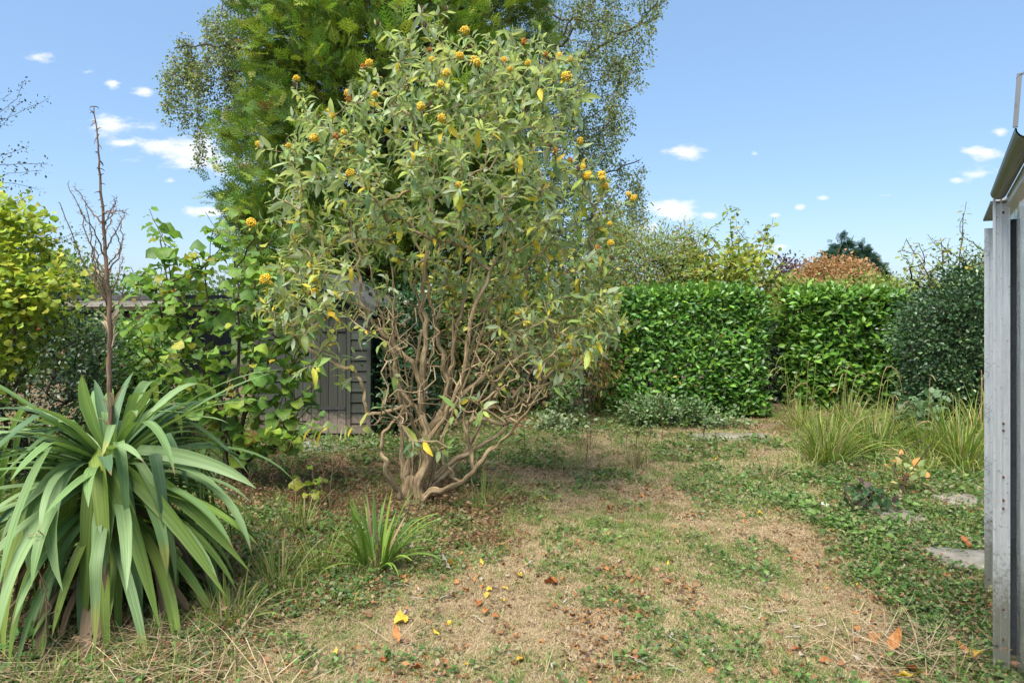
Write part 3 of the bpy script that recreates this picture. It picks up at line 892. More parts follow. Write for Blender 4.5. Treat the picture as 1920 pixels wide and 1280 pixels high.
# ------------------------------------------------------------------ orange ball buddleja (the centre shrub)
BY = 5.13
bb_ = gat(772, 945)
budd = thing('buddleja_shrub', 'tall grey leaved shrub with orange ball flowers and bare twisting stems on the lawn', 'shrub', bb_)
def tr(pts): return [at(px, py, Y) for px, py, Y in pts]
mains = [
    [(777, 950, 5.13), (785, 915, 5.10), (796, 868, 5.08), (799, 833, 5.08), (788, 764, 5.08), (799, 642, 5.1), (793, 553, 5.12), (800, 430, 5.15), (815, 300, 5.2)],
    [(755, 946, 5.10), (741, 915, 5.03), (720, 870, 4.93), (716, 809, 4.88), (761, 764, 4.95), (795, 745, 5.05)],
    [(768, 948, 5.18), (762, 900, 5.2), (778, 850, 5.22), (812, 800, 5.25), (846, 740, 5.3), (832, 683, 5.3), (818, 602, 5.35), (795, 500, 5.4), (770, 400, 5.5)],
    [(779, 948, 5.13), (806, 926, 5.05), (868, 904, 4.95), (891, 878, 4.9), (925, 837, 4.85), (960, 811, 4.8), (1010, 740, 4.7), (1060, 640, 4.6)],
    [(776, 946, 5.2), (812, 900, 5.25), (848, 868, 5.3), (885, 841, 5.4), (927, 822, 5.5), (962, 772, 5.6), (1005, 670, 5.75), (1040, 560, 5.9)],
    [(790, 775, 5.08), (789, 707, 5.0), (765, 663, 4.95), (732, 638, 4.9), (692, 598, 4.8), (676, 573, 4.75), (676, 480, 4.7), (640, 390, 4.6)],
    [(790, 780, 5.1), (745, 724, 5.15), (737, 663, 5.25), (720, 614, 5.35), (708, 561, 5.45), (690, 480, 5.5), (650, 380, 5.6)],
    [(806, 805, 5.2), (867, 744, 5.25), (887, 724, 5.3), (927, 695, 5.35), (960, 672, 5.4), (1035, 600, 5.45), (1085, 500, 5.5)],
    [(830, 765, 5.25), (852, 690, 5.2), (850, 642, 5.15), (871, 561, 5.1), (887, 480, 5.1), (905, 350, 5.1)],
    [(800, 830, 5.05), (838, 770, 4.95), (872, 690, 4.9), (880, 600, 4.85), (925, 500, 4.8), (960, 380, 4.75)],
    [(762, 764, 4.95), (724, 775, 4.9), (686, 776, 4.85), (684, 720, 4.82), (659, 695, 4.8), (612, 672, 4.75), (560, 640, 4.7)],
    [(862, 903, 4.95), (842, 880, 4.93), (824, 850, 4.92), (808, 815, 4.95)],
    [(888, 880, 4.9), (878, 835, 4.88), (868, 780, 4.86), (900, 700, 4.8), (930, 620, 4.75)],
    [(782, 940, 5.25), (750, 890, 5.5), (756, 800, 5.7), (745, 700, 5.85), (740, 600, 5.95), (730, 480, 6.0)],
    [(785, 940, 5.25), (850, 880, 5.5), (905, 800, 5.7), (930, 700, 5.9), (940, 600, 6.0), (950, 450, 6.0)],
    [(797, 842, 5.05), (770, 790, 4.8), (750, 740, 4.7), (725, 680, 4.6), (740, 600, 4.5), (735, 500, 4.45)],
]
for q in range(9):      # many thinner upright shoots crowding between the main limbs
    px0 = 760 + U(-15, 75); px1 = 790 + (px0 - 790) * U(1.2, 2.2) + U(-70, 80); px2 = px1 + U(-60, 60) + (px1 - 800) * .5; y0 = U(-.12, .2); y1 = U(-.6, .7)
    mains.append([(px0 * .5 + 388, 930, BY + y0 * .5), (px0, U(800, 860), BY + y0), (px0 * .5 + px1 * .5 + U(-12, 12), U(690, 760), BY + y0 * .5 + y1 * .5), (px1, U(560, 640), BY + y1), (px2, U(400, 520), BY + y1 * 1.2)])
mr_ = [(.060, .054, .046, .042, .036, .030, .026, .02, .012), (.034, .034, .028, .024, .020, .016), (.060, .055, .042, .036, .032, .028, .022, .016), (.040, .034, .030, .022, .018, .014, .011, .008),
       (.038, .034, .026, .020, .017, .013, .009), (.032, .03, .028, .026, .02, .015, .01), (.026, .024, .02, .017, .013, .01), (.034, .032, .028, .024, .018, .012, .01),
       (.028, .024, .02, .018, .012), (.028, .024, .02, .014, .01), (.014, .013, .011, .009, .006), (.02, .019, .017, .014), (.022, .018, .014, .01, .008), (.03, .026, .02, .014, .01), (.03, .026, .02, .014, .01), (.022, .018, .014, .01, .008)] + [(a_ * 1.3, a_, a_ * .85, a_ * .6) for a_ in U(.006, .013, 9)]
MN = [smooth_path(tr(m), len(m) * 4, .011) for m in mains]
mr_ = [np.interp(np.linspace(0, 1, 20), np.linspace(0, 1, len(r)), np.array(r) * np.linspace(.72, .36, len(r))) for r in mr_]
CROWN = [(560, 170), (600, 215), (660, 160), (710, 140), (745, 60), (815, 30), (850, 60), (900, 70), (1000, 50), (1050, 90), (1100, 105), (1085, 210), (1095, 290), (1140, 330), (1150, 440),
         (1160, 520), (1150, 600), (1110, 640), (1020, 640), (960, 600), (880, 570), (800, 520), (730, 500), (690, 490), (640, 520), (610, 600), (570, 640), (540, 600), (490, 590), (490, 500),
         (540, 440), (500, 400), (500, 340), (545, 300), (510, 250)]
flow_px = [(278, 355), (508, 418), (513, 446), (630, 425), (428, 498), (441, 520), (458, 612), (242, 655), (108, 650), (522, 778), (75, 1002), (360, 620), (492, 595), (838, 478), (932, 533), (955, 328), (887, 268),
           (875, 225), (1037, 138), (1014, 250), (1078, 268), (1092, 282), (1212, 272), (1240, 311), (1320, 283), (1303, 188), (1398, 245), (1462, 254), (1512, 266), (1495, 346), (1555, 634), (1443, 675), (1510, 720), (1567, 752), (1588, 790), (1652, 785), (1655, 803),
           (1667, 835), (1772, 874), (1793, 893), (1688, 1006), (1632, 1115), (1008, 830), (926, 378), (605, 287), (578, 300)]
FL = [(440 + x * .41667, y * .41667) for x, y in flow_px] + [(972, 584), (1173, 604), (498, 523), (457, 580), (587, 524), (590, 547), (1145, 455), (1190, 370)]
DR = [(440 + x * .41667, y * .41667) for x, y in [(1340, 650), (1420, 655), (1095, 525), (880, 475), (775, 395), (640, 105), (845, 45), (855, 110), (950, 40), (1180, 245), (1135, 235), (1545, 760), (278, 380), (1568, 255), (1695, 1158)]] + [(1195, 603)]
nt_ = 930
Q = samp(CROWN, nt_)
dd = edged(Q[:, 0], Q[:, 1], CROWN)
hh = 1.05 * np.sqrt(np.clip(dd / 260, .03, 1)) * np.clip((650 - Q[:, 1]) / 300, .6, 1)
s_ = U(-1, 1, nt_); s_ = np.sign(s_) * np.abs(s_) ** .55
TP = at(Q[:, 0], Q[:, 1], BY + s_ * hh)
low3 = samp([(960, 560), (1160, 540), (1170, 610), (1120, 660), (1040, 690), (980, 660)], 110); low4 = samp([(500, 470), (620, 470), (700, 480), (700, 530), (620, 600), (560, 650), (500, 600)], 60)
low = samp([(600, 560), (690, 520), (730, 520), (740, 600), (680, 640), (640, 700), (590, 690), (560, 640)], 16)
low2 = np.array([(838, 838), (800, 828), (775, 845), (862, 758), (880, 742), (905, 770), (850, 780), (640, 720), (565, 590), (1000, 640), (985, 620), (1010, 690), (960, 640), (930, 620), (1110, 650), (1080, 690), (1060, 720), (895, 750), (575, 800), (720, 740), (745, 710),
                 (480, 585), (515, 600), (545, 640), (1170, 600), (1120, 590), (620, 640), (650, 590), (500, 560), (560, 700)])
TP = np.concatenate([TP, at(low[:, 0], low[:, 1], U(4.5, 5.2, len(low))), at(low2[:, 0], low2[:, 1], U(4.45, 4.9, len(low2))), at(low3[:, 0], low3[:, 1], U(4.4, 5.8, len(low3))), at(low4[:, 0], low4[:, 1], U(4.5, 5.4, len(low4)))])
fy = [BY - 1.12 * math.sqrt(max(.03, min(1, float(edged(np.array(x), np.array(y), CROWN)) / 260))) * (1 if inpoly(np.array(x), np.array(y), CROWN) else .1) - .05 for x, y in FL + DR]
FP = at([p[0] for p in FL + DR], [p[1] for p in FL + DR], np.array(fy))
nleafy = len(TP)
bare = samp([(620, 560), (720, 640), (700, 800), (950, 800), (1060, 720), (1060, 600), (900, 560)], 650)
BT = at(bare[:, 0], bare[:, 1], BY + U(-.95, 1.0, 650))
ALL = np.concatenate([TP, FP - np.array([0, 0, .02]), BT])
cen = at(830, 620, BY)
TD = norm(norm(ALL - cen) + np.array([0, 0, .45]) + rnd(len(ALL), .2))
paths, nm = grow(MN, ALL, TD, step=.09, wig=.019, down=.4, rt=.0019, pw=.35, mainr=mr_, minr=.0019)
tw = MB(); stem_count = 0


def knob(m_, p, r):
    """a gnarled limb: uneven radius with ridges running along it"""
    n = len(p) * 4; t = np.linspace(0, 1, n); ts = np.linspace(0, 1, len(p))
    q = np.stack([np.interp(t, ts, p[:, c_]) for c_ in range(3)], 1); rq = np.interp(t, ts, r)
    q = smooth_path(q, n); rq = rq * (1 + .10 * np.sin(t * 40 + U(0, 6)) * np.sin(t * 17 + U(0, 6)) + R.normal(0, .035, n))
    v0 = m_.n; tube(m_, q, rq, 12); V = m_.V[-1].reshape(n, 13, 3)
    a_ = np.arange(13) / 12 * 2 * np.pi; ph = np.cumsum(R.normal(.12, .05, n))[:, None]
    rid = 1 + .13 * np.sin(3 * a_ + ph) + .08 * np.sin(5 * a_ - 1.7 * ph + 1) + .04 * np.sin(8 * a_ + 3 * ph)
    m_.V[-1] = (q[:, None] + (V - q[:, None]) * rid[..., None]).reshape(-1, 3)

lmins = []
for i, (p, r) in enumerate(paths):
    if i < nm:
        m_ = MB(); knob(m_, p, r); m_.build('stem', M_bark_b, budd)
    else: tube(tw, p, r * 1.15, 5)
# root crown: knotted base
for q in range(7):
    a_ = q / 7 * 6.28; st = bb_ + np.array([math.cos(a_) * .085, math.sin(a_) * .07, -.05])
    tube(tw, smooth_path([st, bb_ + np.array([math.cos(a_) * .07, math.sin(a_) * .05, .06]), bb_ + np.array([math.cos(a_ + .5) * .03, 0, .22])], 8, .006), np.linspace(.034, .022, 8), 8)
tw.build('twigs', M_bark_b, budd, kind='stuff')
# leaves: opposite pairs along the last stretch of every leafy shoot
P_, D_, N_, L_, Y_ = [], [], [], [], []
# path order follows the sorted tips; recover by end point
for p, r in paths[nm:]:
    e = p[-1]
    dmin = np.linalg.norm(ALL - e, axis=1); k = int(np.argmin(dmin))
    if k >= nleafy + len(FP): continue
    d = np.concatenate([[0], np.cumsum(np.linalg.norm(np.diff(p[::-1], axis=0), axis=1))])
    run = min(d[-1] * .9, U(.3, .6)); s = 0.0; ph = U(0, 3.14)
    while s < run:
        q = np.array([np.interp(s, d, p[::-1][:, c_]) for c_ in range(3)])
        ax = norm(p[-1] - p[-2]) if s < .05 else norm(np.array([np.interp(max(0, s - .05), d, p[::-1][:, c_]) for c_ in range(3)]) - q)
        side = norm(np.cross(ax, [math.cos(ph), math.sin(ph), .3])); ph += 1.45
        drop = min(1.0, .12 + s / .3)
        for sg in (-1, 1):
            if U() < .08: continue
            dv = norm(side * sg * (.55 + .45 * drop) + ax * (.8 - .7 * drop) + np.array([0, 0, -.95 * drop]) + rnd(1, .2)[0])
            P_.append(q); D_.append(dv); N_.append(norm(ax + side * sg * .2 + np.array([0, 0, .5]) + rnd(1, .3)[0])); L_.append(U(.08, .165) * (.45 + .6 * min(1, s / .14 + .15))); Y_.append(s / run)
        s += U(.026, .05)
P_, D_, N_, L_, Y_ = map(np.array, (P_, D_, N_, L_, Y_))
pal = [(3, (.24, .34, .10)), (3.0, (.38, .45, .27)), (1.6, (.16, .26, .12)), (1.6, (.36, .43, .095)), (.001, (.62, .48, .05)), (.001, (.48, .46, .07))]
zc = np.clip((2.9 - P_[:, 2]) / 1.2, 0, 1); rr = np.linalg.norm((P_ - at(830, 400, BY)) / [1.3, 1, 1.2], axis=1)
pyel = (.05 + .36 * Y_ * np.clip(1.25 - rr * .6, 0.2, 1)) * (.35 + .9 * zc)
ti = R.choice(4, len(P_), p=np.array([3, 2.4, 2, 1.6]) / 9); ye = U(0, 1, len(P_)) < pyel; ti[ye] = R.choice([4, 5], int(ye.sum()), p=[.6, .4])
view = -P_[:, 1] + U(0, .5, len(P_)) + L_ * 4
print('buddleja leaves', len(P_))
foliage(budd, 'leaves', M_budd, T_lance, P_, D_, N_, L_, pal, 300, view, ti=ti, W=U(.75, 1.2, len(P_)))


# ball flowers
def ball(rad, n, seed, col, col2):
    r = np.random.default_rng(seed); m_ = MB()
    g_ = (1 + 5 ** .5) / 2
    for q in range(n):
        z = 1 - 2 * (q + .5) / n; a_ = q * 2.39996; rr_ = math.sqrt(1 - z * z)
        d = np.array([rr_ * math.cos(a_), rr_ * math.sin(a_), z]); rd = rad * (1 + r.normal(0, .13))
        x = norm(np.cross(d, [.3, .5, .81])); y = np.cross(d, x); s = rad * .21
        c0 = d * rd
        V = [c0 + x * s, c0 + y * s, c0 - x * s, c0 - y * s, c0 * 1.12, d * rd * .55]
        t = np.array(col) * (1 + r.normal(0, .12)) if r.random() < .7 else np.array(col2)
        m_.add(V, [(0, 1, 4), (1, 2, 4), (2, 3, 4), (3, 0, 4), (1, 0, 5), (2, 1, 5), (3, 2, 5), (0, 3, 5)], np.clip(t, 0, 1))
    return m_.mesh('flower')


fm = [ball(.028, 95, s, (.92, .60, .05), (.92, .70, .12)) for s in range(3)] + [ball(.024, 70, 9, (.62, .26, .03), (.35, .13, .04))]
fd = [ball(.022, 60, s, (.13, .065, .04), (.2, .1, .06)) for s in (5, 6)]
for me in fm + fd: me.materials.append(M_petal)
for q, p in enumerate(FP):
    dry_ = q >= len(FL); me = fd[q % 2] if dry_ else fm[3 if U() < .15 else q % 3]
    s = U(.62, .98) * (0.9 if U() < .8 else 1.25); sz = s * U(.9, 1.25)
    M = Matrix.Translation(Vector(p)) @ Matrix.Rotation(U(0, 6), 4, 'Z') @ Matrix.Rotation(U(0, 1), 4, 'X') @ Matrix.Diagonal((s, s, sz, 1))
    o = link('seed_head' if dry_ else 'flower', me, budd, M)

# ------------------------------------------------------------------ sword leaved yucca
yb = np.array([-2.02, 3.42, 0.0])
yuc = thing('yucca_plant', 'large sword leaved clump with arching grey green leaves and a tall dead flower stalk', 'yucca', yb)
CRN = at(207, 880, 3.42)
m_ = MB(); tube(m_, smooth_path([yb - [0, 0, .05], yb + [.03, 0, .4], CRN], 12, .01), np.interp(np.linspace(0, 1, 12), [0, .6, 1], [.08, .08, .06]), 10); m_.build('trunk', M_bark_d, yuc)
YP = [(.17, .275, .095), (.23, .335, .14), (.17, .26, .055), (.22, .30, .06), (.10, .175, .08)]


def sword(P0, az, el, L, w, grav, kink=None, col=0, twist=0., name='leaf', mat=None, seg=13, parent=None, tint=None, fold=.42):
    ds = L / seg; p = np.array(P0, float); t = np.linspace(0, 1, seg + 1); pts = [p.copy()]; e = el
    for q in range(seg):
        s = (q + .5) / seg
        e -= grav * (0.35 + 2.2 * s) * ds * max(0.12, math.cos(e * .95))
        if kink and abs(s - kink[0]) < .5 / seg + 1e-6: e -= kink[1]
        e = max(e, -1.52); a_ = az + twist * s
        p = p + ds * np.array([math.cos(a_) * math.cos(e), math.sin(a_) * math.cos(e), math.sin(e)])
        pts.append(p.copy())
    pts = np.array(pts)
    pts[:, 2] = np.where(pts[:, 2] < .015, .015 + (pts[:, 2] * 0), pts[:, 2])
    T = norm(np.gradient(pts, axis=0)); side = norm(np.stack([-np.sin(az + twist * t), np.cos(az + twist * t), np.zeros(seg + 1)], 1)); side = norm(side + twist * .3 * t[:, None] * np.array([0, 0, 1]))
    nrm = np.cross(T, side); nrm *= np.where(nrm[:, 2:3].mean() < 0, -1, 1)
    wd = w / 2 * np.interp(t, [0, .08, .35, .6, .85, 1], [.55, .6, .95, 1, .62, .02])
    f_ = fold * np.interp(t, [0, .3, 1], [1.4, .7, .35])
    V, luv = [], []
    for k_ in range(seg + 1):
        for sx in (-1, -.5, 0, .5, 1):
            V.append(pts[k_] + side[k_] * sx * wd[k_] + nrm[k_] * (abs(sx) ** 1.3 * wd[k_] * f_[k_])); luv.append((sx, t[k_] * L, 0))
    Fc = [(k_ * 5 + c, k_ * 5 + c + 1, k_ * 5 + c + 6, k_ * 5 + c + 5) for k_ in range(seg) for c in range(4)]
    m_ = MB(); luv = np.array(luv); luv[:, 2] = U(0, 1)
    base = np.array(YP[col] if tint is None else tint) * U(.85, 1.15)
    tn = np.repeat(base[None], len(V), 0)
    if tint is None:
        if U() < .45: tn[-5:] = (.22, .13, .06)
        if U() < .12: tn[-15:-5] = tn[-15:-5] * .5 + np.array([.4, .34, .06]) * .5
    m_.add(V, Fc, tn, luv)
    return m_.build(name, mat or M_yucca, parent or yuc), pts


nl = 0
for q in range(205):
    u = q / 205
    az = q * 2.39996 + U(-.6, .6)
    el = math.radians(60 - 84 * u ** .8) + (.25 if q % 9 == 0 and u < .4 else 0) + U(-.12, .12)
    L = U(.6, 1.05) * (1 if u > .12 else .66)
    P0 = CRN + np.array([math.cos(az) * .045, math.sin(az) * .045, .10 - .30 * u])
    kk = (U(.35, .62), U(.5, 1.3)) if U() < .36 else None
    col = [0, 1, 0, 1, 4][R.integers(5)] if u < .6 else [2, 3, 2, 0, 1][R.integers(5)]
    sword(P0, az, el, L, U(.038, .062), U(.25, 1.7) + u * .5, kk, col, U(-.6, .6))
# leaves that stand out in the photo, bent forwards or hanging in front of the clump
for (ax_, ay_, bx_, by_, Yq, w_, c_) in [(208, 845, 203, 1225, 2.98, .075, 3), (180, 950, 158, 1225, 3.02, .078, 2), (250, 940, 300, 1180, 3.0, .085, 2), (120, 1000, 108, 1215, 3.08, .07, 3), (310, 950, 425, 1120, 3.1, .075, 2),
                                         (330, 930, 468, 1070, 3.25, .07, 2), (30, 955, 66, 1110, 2.9, .072, 0), (60, 950, 118, 1108, 2.85, .075, 1), (400, 880, 480, 915, 3.2, .07, 1), (5, 1000, 8, 1270, 2.85, .07, 3)]:
    A = CRN + np.array([U(-.04, .04), -.05, -.02]); B = at(ax_, ay_, Yq + .1); Cc = at(bx_, by_, Yq)
    Cc[2] = max(Cc[2], .03)
    seg = 14; s = np.linspace(0, 1, seg + 1)[:, None]
    B1 = B + (A - B) * .25 + np.array([0, 0, .1])
    pts = (1 - s) ** 3 * A + 3 * (1 - s) ** 2 * s * (A + np.array([0, -.12, .22])) + 3 * (1 - s) * s * s * (B + np.array([0, -.05, .12])) + s ** 3 * Cc
    T = norm(np.gradient(pts, axis=0)); side = norm(np.cross(T, [0, -1, .35])); side *= np.sign(side[:, :1] + 1e-9); nrm = np.cross(side, T); t = s[:, 0]
    wd = w_ / 2 * np.interp(t, [0, .08, .35, .65, .88, 1], [.55, .6, .95, 1, .6, .02])
    V, luv = [], []
    rv = U(0, 1)
    for k_ in range(seg + 1):
        for sx in (-1, -.5, 0, .5, 1):
            V.append(pts[k_] + side[k_] * sx * wd[k_] + nrm[k_] * (-abs(sx) ** 1.3 * wd[k_] * .25)); luv.append((sx, t[k_] * .9, rv))
    Fc = [(k_ * 5 + c, k_ * 5 + c + 1, k_ * 5 + c + 6, k_ * 5 + c + 5) for k_ in range(seg) for c in range(4)]
    m_ = MB(); m_.add(V, Fc, np.array(YP[c_]) * U(.9, 1.1), np.array(luv)); m_.build('leaf', M_yucca, yuc)
for q in range(60):    # dead leaves round the foot
    az = U(0, 6.283); P0 = yb + np.array([math.cos(az) * .1, math.sin(az) * .1, U(.12, .6)])
    tcol = [(.22, .15, .09), (.30, .22, .14), (.15, .10, .065), (.34, .28, .2)][R.integers(4)]
    sword(P0, az, U(-.7, .3), U(.5, .85), U(.035, .06), U(1.5, 3), None, 0, U(-.8, .8), 'dead_leaf', M_dry, 9, tint=tcol, fold=.9)
# dead flower stalk
SY = 3.40
st = [(208, 850), (207, 760), (205, 680), (207, 600), (203, 540), (195, 440), (190, 370), (186, 290), (182, 250), (176, 200)]
sp_ = smooth_path([at(x, y, SY) for x, y in st], 46, .0022)
stalk = MB(); tube(stalk, sp_, np.interp(np.linspace(0, 1, 46), [0, .25, .5, .75, 1], [.014, .012, .010, .006, .0022]), 9)
stalk = stalk.build('flower_stalk', M_stalk, yuc)
brs = [((201, 570), (150, 480), (120, 400), (112, 380)), ((199, 520), (165, 450), (150, 390), (127, 345)), ((197, 480), (175, 430), (150, 395)), ((200, 560), (172, 480), (168, 420), (160, 385)),
       ((193, 420), (165, 390), (140, 350)), ((196, 470), (220, 430), (235, 395)), ((195, 450), (208, 410), (219, 375)), ((199, 510), (225, 480), (232, 440), (222, 400)),
       ((201, 560), (222, 520), (230, 480)), ((194, 430), (205, 400), (219, 372)), ((192, 400), (215, 396), (238, 400)), ((202, 580), (178, 520), (172, 470)), ((200, 545), (182, 500), (180, 450)), ((198, 500), (228, 470), (215, 430)), ((203, 590), (228, 560), (236, 530))]
for bq in brs:
    dY = U(-.22, .22)
    pp = smooth_path([at(x, y, SY + dY * q / (len(bq) - 1)) for q, (x, y) in enumerate(bq)], 14, .004)
    m_ = MB(); tube(m_, pp, np.linspace(.0042, .0018, 14), 5)
    for p in pp[3:]:
        for _ in range(2):
            d = norm(rnd(1)[0] + [0, 0, .3]); tube(m_, smooth_path([p, p + d * .010, p + d * .018 + rnd(1, .006)[0]], 4), [.0014, .0012, .001, .0008], 3)
    m_.build('side_branch', M_stalk, stalk)
m_ = MB()
for p in sp_[20:]:
    for _ in range(2):
        d = norm(rnd(1)[0] * [1, 1, .5]); tube(m_, smooth_path([p, p + d * .015 + [0, 0, .004], p + d * U(.02, .032) - [0, 0, U(0, .015)]], 5), [.003, .003, .0026, .002, .001], 3)
m_.build('spurs', M_stalk, stalk, kind='stuff')
for q in range(17):
    k_ = int(U(3, 24)); az = U(0, 6.28); p = sp_[k_]
    sword(p + np.array([math.cos(az), math.sin(az), 0]) * .012, az, U(.9, 1.45), U(.05, .15), U(.016, .028), U(2, 9), None, 0, U(-1, 1), 'bract', M_dry, 7, stalk, (.48, .38, .25), 1.1)

# ------------------------------------------------------------------ hazel like round leaved shrubs
hb = gat(440, 905)
HP = [(7, (.19, .33, .055)), (4, (.13, .25, .055)), (3, (.27, .38, .06)), (.9, (.34, .33, .04)), (.25, (.40, .26, .03))]


def shooty(name, label, cat, base, tips, mainpts, palette, size, tpls, mat, bark, gap=.055, leafrun=.8, nparts=0, rt=.0028, depthj=.4, Yc=5.3, group=None, droop=.35, mrad=.014, low=None, step=.1):
    base = np.asarray(base, float)
    root = thing(name, label, cat, base, group)
    MNs = [smooth_path([base + np.array([U(-.12, .12), U(-.12, .12), -.03])] + [at(x, y, Yc + dy) for x, y, dy in m], 16, .006) for m in mainpts]
    T = at(tips[:, 0], tips[:, 1], Yc + U(-1, 1, len(tips)) * depthj)
    TDs = norm(norm(T - base) * .6 + np.array([0, 0, .8]) + rnd(len(T), .25))
    ps, nm = grow(MNs, T, TDs, step=step, wig=.008, rt=rt, pw=.42, down=1.1, mainr=[np.linspace(mrad, .005, 10)] * len(MNs))
    tw = MB()
    for i, (p, r) in enumerate(ps):
        if i < nm: m_ = MB(); tube(m_, p, r, 7); m_.build('stem', bark, root)
        else: tube(tw, p, r, 4)
    tw.build('twigs', bark, root, kind='stuff')
    A, D, N, L = [], [], [], []
    for i, (p, r) in enumerate(ps):
        pr = p[::-1]; d = np.concatenate([[0], np.cumsum(np.linalg.norm(np.diff(pr, axis=0), axis=1))])
        run = min(d[-1], leafrun if i >= nm else leafrun * 1.2); s = 0.; sg = 1; ph = U(0, 6.28)
        while s < run:
            q = np.array([np.interp(s, d, pr[:, c_]) for c_ in range(3)]); ph += 3.14 + U(-.7, .7)
            dv = norm(np.array([math.cos(ph), math.sin(ph), -droop * U(-.3, 1.6)]))
            pet = U(.015, .035)
            A.append(q + dv * pet * .6); D.append(dv); N.append(norm(np.array([0, -.3, 1]) + rnd(1, .38)[0])); L.append(size * U(.6, 1.2) * (.45 + .55 * min(1, s / .15 + .1))); s += gap * U(.6, 1.4)
    A, D, N, L = map(np.array, (A, D, N, L))
    foliage(root, 'leaves', mat, tpls, A, D, N, L, palette, nparts, -A[:, 1] + L * 6 + U(0, .5, len(A)))
    print(name, len(A)); return root


tips = np.concatenate([samp([(240, 520), (300, 480), (380, 470), (440, 450), (520, 480), (580, 580), (600, 660), (590, 760), (560, 830), (480, 850), (400, 800), (300, 720), (235, 650)], 260),
                       np.array([(280, 392), (305, 440), (330, 480), (245, 500), (385, 398), (400, 430), (420, 450), (440, 388), (452, 400), (480, 430), (365, 470), (270, 535), (240, 600), (545, 840), (285, 410), (295, 425), (320, 460), (415, 410), (430, 425), (448, 430), (425, 470), (500, 420), (510, 450), (530, 500), (260, 560), (540, 540), (350, 540), (570, 820), (585, 740), (600, 770), (350, 500), (470, 480)])])
shooty('hazel_shrub', 'multi stemmed bush with round bright green leaves between the sword leaved clump and the shed', 'bush', hb, tips,
       [[(425, 800, 0), (400, 650, .1), (385, 500, .1)], [(440, 780, -.1), (450, 620, -.1), (440, 470, 0)], [(455, 790, 0), (500, 680, -.1), (560, 600, -.2)], [(415, 790, .1), (340, 680, .1), (290, 560, .1)],
        [(450, 800, .2), (475, 640, .2), (480, 500, .2)], [(430, 820, -.1), (370, 740, -.3), (310, 680, -.3)], [(470, 830, -.1), (540, 760, -.2), (590, 720, -.2)], [(410, 760, 0), (330, 600, 0), (300, 450, 0)]],
       HP, .125, T_round, M_hazel, M_bark_h, gap=.05, nparts=300, Yc=5.35)
sb = gat(588, 962)
shooty('hazel_sapling', 'small drooping sapling with round yellow green leaves in front of the shed path', 'sapling', sb, np.array([(560, 890), (590, 900), (600, 920), (575, 915), (610, 895)]), [[(592, 920, 0), (585, 880, 0)]],
       [(3, (.17, .26, .04)), (2, (.30, .32, .05))], .12, T_round, M_hazel, M_bark_h, gap=.05, leafrun=.12, nparts=20, Yc=5.0, mrad=.006, depthj=.1)

